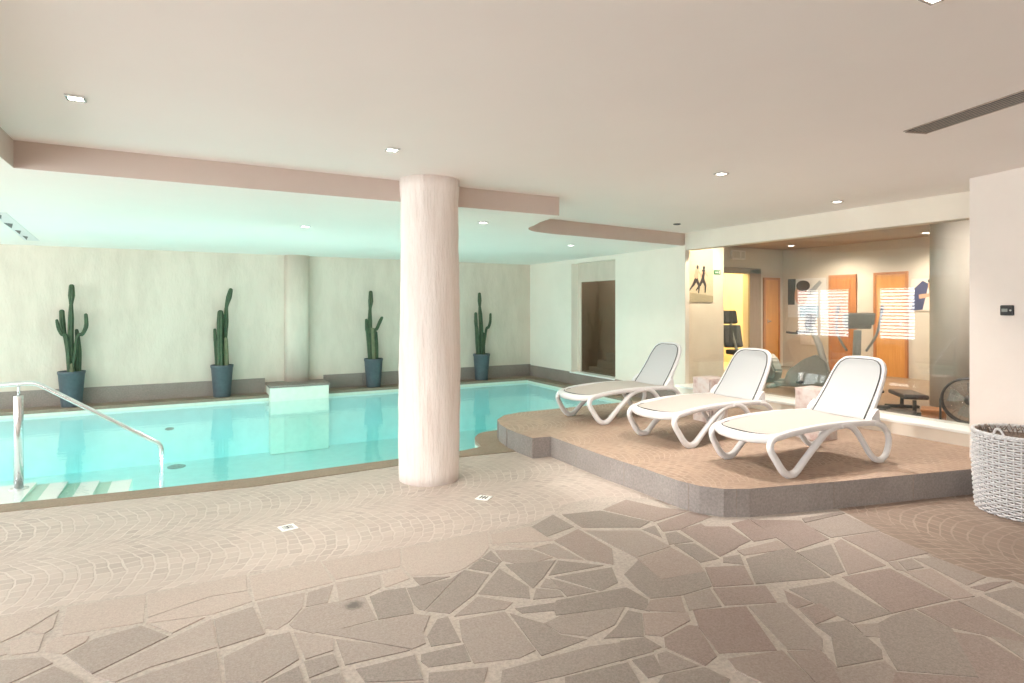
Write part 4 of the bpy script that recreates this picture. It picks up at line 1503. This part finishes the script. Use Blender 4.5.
# upright bike, side-on to the glass
x, y = placed(803, 9.75)
bike = thing('stepper', 'grey stepper machine with leaning post and black console, behind the foremost lounger side table', 'exercise machine', (x, y, GZ), math.radians(-72))
m = MB()
m.box((-0.50, -0.25, 0.0), (-0.42, 0.25, 0.06), 0.015)
m.box((0.42, -0.25, 0.0), (0.50, 0.25, 0.06), 0.015)
m.box((-0.46, -0.04, 0.03), (0.46, 0.04, 0.10), 0.015)
m.build('base', M['grey'], bike)
m = MB()
sh = [(-0.30, 0.08), (0.36, 0.08), (0.42, 0.25), (0.36, 0.48), (0.20, 0.58), (0.02, 0.50), (-0.22, 0.30)]
lo = [m.bm.verts.new((a, -0.07, b)) for a, b in sh]
hi = [m.bm.verts.new((a, 0.07, b)) for a, b in sh]
m.bm.faces.new(lo); m.bm.faces.new(hi[::-1])
for i in range(len(sh)):
    m.bm.faces.new((lo[i], lo[(i + 1) % len(sh)], hi[(i + 1) % len(sh)], hi[i]))
bmesh.ops.bevel(m.bm, geom=m.bm.edges[:], offset=0.02, segments=2, affect='EDGES')
m.build('housing', M['grey'], bike)
m = MB()
m.tube([(0.36, 0, 0.30), (0.25, 0, 0.72), (0.10, 0, 1.10)], 0.05, 12)
m.build('console_post', M['lgrey'], bike)
m = MB()
m.box((-0.06, -0.13, 1.02), (0.05, 0.13, 1.27), 0.04, Matrix.Translation((-0.02, 0, -0.02)) @ Matrix.Rotation(0.12, 4, 'Y'))
m.build('console', M['black'], bike)
m = MB()
m.tube(spline([(-0.18, -0.24, 0.94), (0.0, -0.24, 0.93), (0.12, -0.10, 0.97), (0.12, 0.10, 0.97), (0.0, 0.24, 0.93), (-0.18, 0.24, 0.94)], 5), 0.018, 8)
m.build('handlebar', M['black'], bike)
for sy in (1, -1):
    m = MB()
    m.box((-0.02, sy * 0.075 - 0.01, 0.27 - 0.0), (0.02, sy * 0.075 + 0.01, 0.27 + sy * 0.15 + (0.02 if sy > 0 else 0.0)), 0.004) if sy > 0 else m.box((-0.02, -0.085, 0.12), (0.02, -0.065, 0.29), 0.004)
    cr = m.build('crank', M['steel'], bike)
    m = MB()
    zz = 0.43 if sy > 0 else 0.13
    m.box((-0.05, sy * 0.09 if sy > 0 else -0.19, zz - 0.015), (0.05, 0.19 if sy > 0 else -0.09, zz + 0.015), 0.006)
    m.build('pedal', M['black'], cr)

# recumbent machine with a high black backrest
x, y = placed(741, 11.6)
rb = thing('recumbent_bike', 'recumbent exercise bike with black headrest seat before the lit doorway', 'exercise bike', (x, y, GZ), math.radians(-105))
m = MB()
m.box((-0.35, -0.25, 0.0), (-0.27, 0.25, 0.06), 0.015)
m.box((0.85, -0.25, 0.0), (0.93, 0.25, 0.06), 0.015)
m.box((-0.30, -0.05, 0.03), (0.90, 0.05, 0.12), 0.02)
m.build('base', M['grey'], rb)
m = MB()
sh = [(0.50, 0.06), (1.05, 0.06), (1.10, 0.22), (1.00, 0.42), (0.84, 0.52), (0.66, 0.44), (0.48, 0.26)]
lo = [m.bm.verts.new((a, -0.10, b)) for a, b in sh]
hi = [m.bm.verts.new((a, 0.10, b)) for a, b in sh]
m.bm.faces.new(lo); m.bm.faces.new(hi[::-1])
for i in range(len(sh)):
    m.bm.faces.new((lo[i], lo[(i + 1) % len(sh)], hi[(i + 1) % len(sh)], hi[i]))
bmesh.ops.bevel(m.bm, geom=m.bm.edges[:], offset=0.03, segments=2, affect='EDGES')
m.build('housing', M['grey'], rb)
m = MB()
m.tube([(-0.10, 0, 0.10), (-0.12, 0, 0.45), (-0.26, 0, 0.75), (-0.34, 0, 1.05)], 0.03, 10)
m.build('seat_post', M['grey'], rb)
rot = Matrix.Translation((-0.22, 0, 0.50)) @ Matrix.Rotation(-0.22, 4, 'Y')
m = MB()
m.box((-0.03, -0.20, -0.06), (0.42, 0.20, 0.03), 0.03, Matrix.Translation((-0.2, 0, 0.48)))
m.build('seat', M['dgrey'], rb)
m = MB()
m.box((-0.05, -0.20, 0.05), (0.04, 0.20, 0.50), 0.03, rot)
m.build('backrest', M['dgrey'], rb)
m = MB()
m.box((-0.05, -0.15, 0.53), (0.04, 0.15, 0.80), 0.03, rot)
m.build('headrest', M['dgrey'], rb)
for sy in (1, -1):
    m = MB()
    m.box((0.72, sy * 0.13 - 0.012, 0.20), (0.76, sy * 0.13 + 0.012, 0.36), 0.004)
    cr = m.build('crank', M['steel'], rb)
    m = MB()
    m.box((0.69, sy * 0.20 - 0.05, 0.335), (0.79, sy * 0.20 + 0.05, 0.365), 0.006)
    m.build('pedal', M['black'], cr)

# cross trainer with raised handlebars
x, y = placed(858, 8.4)
ex = thing('cross_trainer', 'grey green cross trainer with raised handles behind the foremost lounger', 'cross trainer', (x, y, GZ), math.radians(40))
m = MB()
m.box((-0.60, -0.28, 0.0), (-0.52, 0.28, 0.06), 0.015)
m.box((0.50, -0.28, 0.0), (0.58, 0.28, 0.06), 0.015)
m.box((-0.56, -0.04, 0.03), (0.54, 0.04, 0.10), 0.015)
m.build('base', M['dgrey'], ex)
m = MB()
m.lathe([(0.0, -0.07), (0.24, -0.07), (0.27, -0.04), (0.27, 0.04), (0.24, 0.07), (0.0, 0.07)], (0.28, 0, 0.36), 32, 'Y')
m.build('flywheel_cover', M['grey'], ex)
m = MB()
m.tube([(0.20, 0, 0.20), (0.10, 0, 0.70), (0.04, 0, 1.02)], [0.06, 0.055, 0.05], 12)
m.build('post', M['grey'], ex)
m = MB()
R2 = Matrix.Translation((0.02, 0, 1.10)) @ Matrix.Rotation(-0.5, 4, 'Y')
m.box((-0.03, -0.17, -0.06), (0.03, 0.17, 0.02), 0.02, R2)
m.box((-0.04, -0.20, 0.01), (0.0, 0.20, 0.20), 0.02, R2)
m.build('console', M['grey'], ex)
for sy in (1, -1):
    m = MB()
    m.tube(spline([(0.14, sy * 0.12, 0.72), (0.10, sy * 0.24, 0.95), (-0.02, sy * 0.27, 1.18), (-0.16, sy * 0.27, 1.36)], 5), 0.018, 8)
    arm = m.build('handle_arm', M['grey'], ex)
    m = MB()
    m.tube([(-0.09, sy * 0.27, 1.27), (-0.16, sy * 0.27, 1.36)], 0.024, 8)
    m.build('grip', M['dgrey'], arm)
    m = MB()
    m.box((-0.50, sy * 0.16 - 0.07, 0.26 + 0.05 * sy), (-0.10, sy * 0.16 + 0.07, 0.30 + 0.05 * sy), 0.015)
    m.tube([(-0.12, sy * 0.16, 0.28 + 0.05 * sy), (0.28, sy * 0.11, 0.36)], 0.02, 8)
    m.build('pedal', M['dgrey'], ex)

# bench, step board and fan at the right of the gym
x, y = placed(908, 7.7)
be = thing('weight_bench', 'low black padded bench behind the glass by the gym column', 'weight bench', (x, y, GZ), math.radians(40))
m = MB()
m.box((-0.40, -0.14, 0.19), (0.42, 0.14, 0.25), 0.02, Matrix.Rotation(0.04, 4, 'Y'))
m.build('pad', M['black'], be)
for xx in (-0.32, 0.32):
    m = MB()
    m.box((xx - 0.025, -0.20, 0.0), (xx + 0.025, 0.20, 0.04), 0.008)
    m.tube([(xx, 0, 0.03), (xx, 0, 0.19)], 0.022, 8)
    m.build('leg', M['dgrey'], be)
x, y = placed(897, 6.95)
sb = thing('step_board', 'dark step board on the gym floor just behind the glass', 'step board', (x, y, GZ), math.radians(20))
m = MB()
m.box((-0.36, -0.15, 0.06), (0.36, 0.15, 0.11), 0.02)
m.build('top', M['black'], sb)
for xx in (-0.26, 0.26):
    m = MB()
    m.box((xx - 0.08, -0.15, 0.0), (xx + 0.08, 0.15, 0.06), 0.015)
    m.build('foot', M['dgrey'], sb)
x, y = placed(934, 7.15)
wd = thing('wooden_step', 'brown wooden step on the gym floor beside the fan', 'step', (x, y, GZ), math.radians(25))
m = MB()
m.box((-0.16, -0.13, 0.10), (0.16, 0.13, 0.13), 0.005)
m.build('top', M['redwood'], wd)
for xx in (-0.13, 0.13):
    m = MB()
    m.box((xx - 0.015, -0.12, 0.0), (xx + 0.015, 0.12, 0.10), 0.004)
    m.build('side', M['redwood'], wd)
x, y = placed(969, 6.75)
fan = thing('floor_fan', 'round dark floor fan behind the glass next to the pink pier', 'fan', (x, y, GZ), math.radians(20))
FC = (0, 0, 0.28)
m = MB()
m.tube([(0, 0.255 * math.cos(2 * PI * i / 40), 0.28 + 0.255 * math.sin(2 * PI * i / 40)) for i in range(40)], 0.014, 8, closed=True)
m.tube([(0.10, 0.255 * math.cos(2 * PI * i / 40), 0.28 + 0.255 * math.sin(2 * PI * i / 40)) for i in range(40)], 0.010, 8, closed=True)
m.build('ring', M['dgrey'], fan)
m = MB()
for rr_ in (0.06, 0.10, 0.14, 0.18, 0.22):
    m.tube([(-0.015 + 0.04 * rr_, rr_ * math.cos(2 * PI * i / 36), 0.28 + rr_ * math.sin(2 * PI * i / 36)) for i in range(36)], 0.0022, 5, closed=True)
for i in range(16):
    a = 2 * PI * i / 16
    m.tube([(-0.02, 0.04 * math.cos(a), 0.28 + 0.04 * math.sin(a)), (0.0, 0.255 * math.cos(a), 0.28 + 0.255 * math.sin(a))], 0.0025, 5)
tag(m.build('guard', M['steel'], fan), None)
m = MB()
for k in range(4):
    a0 = k * PI / 2 + 0.3
    pts = []
    for r_, w0, w1 in ((0.04, -0.25, 0.35), (0.13, -0.45, 0.40), (0.21, -0.40, 0.30)):
        pts.append(((0.035, r_ * math.cos(a0 + w0), 0.28 + r_ * math.sin(a0 + w0)), (0.075, r_ * math.cos(a0 + w1), 0.28 + r_ * math.sin(a0 + w1))))
    for (p0, p1), (q0, q1) in zip(pts, pts[1:]):
        m.face([p0, p1, q1, q0])
        m.face([(v[0] + 0.004, v[1], v[2]) for v in (p0, q0, q1, p1)])
m.build('blades', M['grey'], fan, fix=False)
m = MB()
m.lathe([(0.0, -0.02), (0.04, -0.01), (0.05, 0.06), (0.055, 0.16), (0.0, 0.18)], FC, 20, 'X')
m.build('motor', M['dgrey'], fan)
for sy in (1, -1):
    m = MB()
    m.tube([(0.05, sy * 0.27, 0.28), (0.05, sy * 0.27, 0.02)], 0.012, 8)
    m.tube([(-0.12, sy * 0.27, 0.012), (0.20, sy * 0.27, 0.012)], 0.012, 8)
    m.build('leg', M['dgrey'], fan)

# pictures, sign and lamp box on the gym walls
def col(name, c):
    if name not in M:
        M[name] = plain(name, c, 0.6, var=0.05)
    return M[name]
def flat_shape(root, name, pts, mat, z=0.002, holes=None):
    """A printed shape lying on the picture plane: local x right, y up, z out."""
    m = MB()
    m.face([(a, b, z) for a, b in pts])
    return m.build(name, mat, root, fix=False)
def ell(cx, cy, rx, ry, n=16):
    return [(cx + rx * math.cos(2 * PI * i / n), cy + ry * math.sin(2 * PI * i / n)) for i in range(n)]
def limb(a, b, w0, w1):
    a, b = Vector(a), Vector(b)
    t = (b - a).normalized()
    nn = Vector((-t.y, t.x))
    return [tuple(a - nn * w0), tuple(b - nn * w1), tuple(b + nn * w1), tuple(a + nn * w0)]
def picture(name, label, cat, loc, rot, w, h, base):
    root = thing(name, label, cat, loc)
    root.rotation_euler = rot
    m = MB()
    m.box((0, 0, -0.014), (w, h, 0.0))
    m.build('canvas', base, root)
    return root
skin = col('print_skin', (0.62, 0.36, 0.25))
dk = col('print_dark', (0.03, 0.025, 0.03))
navy = col('print_navy', (0.05, 0.06, 0.16))
sand = col('print_sand', (0.62, 0.52, 0.36))
sand2 = col('print_beach', (0.40, 0.34, 0.22))
# runners
pw, ph = 0.63, 0.85
rp = picture('poster', 'beach print of two people running, left end of the gym glass', 'poster', (6.86 + 0.03, 6.935, 1.63), (PI / 2, 0, 0), pw, ph, sand)
flat_shape(rp, 'print_ground', [(0, 0), (pw, 0), (pw, 0.10), (0, 0.16)], sand2)
def runner(cx, cy, s, top, z):
    q = lambda a, b: (cx + a * s, cy + b * s)
    m = MB()
    parts = [(ell(*q(0.02, 0.93), 0.055 * s, 0.075 * s), dk), (limb(q(0, 0.86), q(-0.03, 0.50), 0.085 * s, 0.06 * s), top),
             (limb(q(-0.04, 0.52), q(0.10, 0.28), 0.075 * s, 0.05 * s), dk), (limb(q(0.10, 0.30), q(0.07, 0.02), 0.045 * s, 0.025 * s), dk),
             (limb(q(-0.04, 0.52), q(-0.20, 0.28), 0.075 * s, 0.05 * s), dk), (limb(q(-0.20, 0.30), q(-0.38, 0.10), 0.045 * s, 0.025 * s), dk),
             (limb(q(-0.05, 0.80), q(-0.13, 0.58), 0.03 * s, 0.025 * s), skin), (limb(q(0.06, 0.80), q(0.20, 0.62), 0.03 * s, 0.022 * s), skin)]
    ms = []
    for k, (p, mt) in enumerate(parts):
        if mt not in ms:
            ms.append(mt)
        m.mi = ms.index(mt)
        m.face([(a, b, z + 0.0002 * k) for a, b in p])
    m.build('printed_runner', ms, rp, fix=False)
runner(0.27, 0.13, 0.46, skin, 0.003)
runner(0.41, 0.14, 0.44, dk, 0.006)
# exit sign
es = thing('exit_sign', 'small green and white exit sign on the light gym wall', 'sign', (7.55, 6.94, 2.08))
es.rotation_euler = (PI / 2, 0, 0)
m = MB()
m.box((0, 0, -0.02), (0.15, 0.075, 0.0), 0.003)
m.build('board', col('sign_green', (0.05, 0.22, 0.09)), es)
m = MB()
m.face([(0.02, 0.030, 0.002), (0.075, 0.030, 0.002), (0.075, 0.045, 0.002), (0.02, 0.045, 0.002)])
m.face([(0.075, 0.018, 0.002), (0.10, 0.0375, 0.002), (0.075, 0.057, 0.002)])
m.face([(0.112, 0.015, 0.002), (0.135, 0.015, 0.002), (0.135, 0.06, 0.002), (0.112, 0.06, 0.002)])
tag(m.build('arrow', M['white'], es, fix=False), 'white arrow and door symbol')
# emergency lamp box above the doorway
el = thing('emergency_light', 'white emergency light box above the lit gym doorway', 'emergency light', (10.27, 8.99, 2.58))
el.rotation_euler = (PI / 2, 0, 0)
m = MB()
m.box((0, 0, -0.01), (0.42, 0.20, 0.05), 0.012)
m.build('housing', M['white'], el)
m = MB()
m.box((0.03, 0.03, 0.049), (0.24, 0.17, 0.054), 0.002)
m.box((0.28, 0.03, 0.049), (0.39, 0.17, 0.054), 0.002)
tag(m.build('diffuser', M['lgrey'], el), 'pale grey diffusers')
# two people exercising print, and the paper sheet beneath it
tp = picture('poster', 'print of a dark haired person exercising on the grey gym wall, beside the corner', 'poster', (11.985, 8.86, 1.32), (PI / 2, 0, -PI / 2), 0.92, 0.86, col('print_pale', (0.72, 0.73, 0.74)))
flat_shape(tp, 'print_dark_edge', [(0.0, 0.28), (0.17, 0.28), (0.20, 0.86), (0.0, 0.86)], dk)
flat_shape(tp, 'print_face', ell(0.33, 0.50, 0.16, 0.24), skin, 0.003)
flat_shape(tp, 'print_hair', ell(0.38, 0.70, 0.17, 0.12), dk, 0.005)
flat_shape(tp, 'print_eye', ell(0.30, 0.54, 0.03, 0.012), dk, 0.006)
flat_shape(tp, 'print_nose', [(0.20, 0.50), (0.16, 0.42), (0.22, 0.42)], skin, 0.004)
flat_shape(tp, 'print_arm', limb((0.52, 0.50), (0.80, 0.78), 0.06, 0.04), col('print_greyblue', (0.32, 0.36, 0.40)), 0.004)
flat_shape(tp, 'print_shirt', [(0.30, 0.0), (0.75, 0.0), (0.75, 0.26), (0.30, 0.26)], col('print_blue', (0.25, 0.42, 0.55)), 0.006)
ps = picture('paper_sheet', 'plain pale paper sheet on the gym wall below the print', 'sheet', (11.988, 8.55, 0.72), (PI / 2, 0, -PI / 2), 0.34, 0.50, col('paper_white', (0.74, 0.70, 0.66)))
fp = picture('poster', 'print of a person in navy beside the gym column, rightmost print', 'poster', (11.985, 6.24, 1.48), (PI / 2, 0, -PI / 2), 0.70, 0.60, col('print_cream', (0.78, 0.72, 0.66)))
flat_shape(fp, 'print_jacket', [(0.0, 0.0), (0.06, 0.42), (0.20, 0.56), (0.30, 0.50), (0.26, 0.28), (0.20, 0.02)], navy)
flat_shape(fp, 'print_face', ell(0.38, 0.46, 0.09, 0.11), skin, 0.003)
flat_shape(fp, 'print_hair', ell(0.40, 0.55, 0.11, 0.06), dk, 0.004)
flat_shape(fp, 'print_hand', limb((0.14, 0.26), (0.36, 0.30), 0.04, 0.03), skin, 0.005)

# gym lamps
for i, (u, zc, lab) in enumerate(((926, 10.4, 'round gym ceiling lamp near the grey column, brightest behind the glass'), (838, 10.2, 'round gym ceiling lamp toward the middle of the gym'))):
    x, y = placed(u, zc)
    downlight(x, y, GC, lab, 'round lamps in the gym ceiling', False, 0.09)
    light('gym_lamp_light', 'SPOT', (x, y, GC - 0.04), GYM_W, (1.0, 0.86, 0.68), (x, y, 0), spot_size=math.radians(150), spot_blend=0.9, shadow_soft_size=0.08)
downlight(7.30, 6.20, GC, 'gym ceiling lamp above the runners print', 'round lamps in the gym ceiling', False, 0.09)
light('gym_lamp_light', 'SPOT', (7.30, 6.20, GC - 0.04), GYM_W * 0.8, (1.0, 0.86, 0.66), (7.35, 6.95, 1.6), spot_size=math.radians(120), spot_blend=0.9, shadow_soft_size=0.06)
downlight(11.2, 8.2, GC, 'gym ceiling lamp beside the far corner', 'round lamps in the gym ceiling', False, 0.09)
light('gym_lamp_light', 'SPOT', (11.2, 7.4, GC - 0.04), GYM_W, (1.0, 0.86, 0.68), (11.4, 7.4, 0), spot_size=math.radians(150), spot_blend=0.9, shadow_soft_size=0.08)
downlight(8.35, 2.9, GC, 'unseen fill lamp added in the gym ceiling above the floor fan, behind the pier', 'round lamps in the gym ceiling', False, 0.09)
light('gym_lamp_light', 'SPOT', (8.35, 2.9, GC - 0.04), GYM_W * 0.8, (1.0, 0.92, 0.84), (8.9, 3.95, 1.0), spot_size=math.radians(140), spot_blend=0.9, shadow_soft_size=0.08)  # unseen lamp added to brighten the gym column and fan
light('corridor_lamp_light', 'POINT', (10.5, 9.9, 2.5), COR_W, (1.0, 0.78, 0.30), shadow_soft_size=0.1)

light('steam_fill_light', 'POINT', (7.3, 9.5, 2.3), 2.5, (1.0, 0.88, 0.75), shadow_soft_size=0.05)  # unseen lamp added to lift the dark steam room
# deck spot beams: the downlights themselves
beam = (1.0, 0.91, 0.82)
for (x, y, tgt, e, sz) in ((1.30, 4.18, (5.0, 4.2, 0.2), 3.0, 64), (1.30, 4.18, (1.5, 3.6, 0), 1.0, 80), (3.99, 3.59, (4.3, 3.6, 0), 1.2, 90), (2.44, 1.24, (4.2, 1.2, 0), 0.8, 80), (-0.53, 3.97, (-0.5, 4.0, 0), 0.8, 120), (6.14, 3.94, (6.0, 3.9, 0), 1.5, 120)):
    light('downlight_beam', 'SPOT', (x, y, HC - 0.03), e * DECK_W, beam, tgt, spot_size=math.radians(sz), spot_blend=0.8, shadow_soft_size=0.03)
for x, y in ((1.22, 7.30), (2.91, 6.00), (5.17, 7.58)):
    light('downlight_beam', 'SPOT', (x, y, HP - 0.03), 0.5 * DECK_W, (1.0, 0.93, 0.80), (x, y, 0), spot_size=math.radians(130), spot_blend=0.8, shadow_soft_size=0.03)
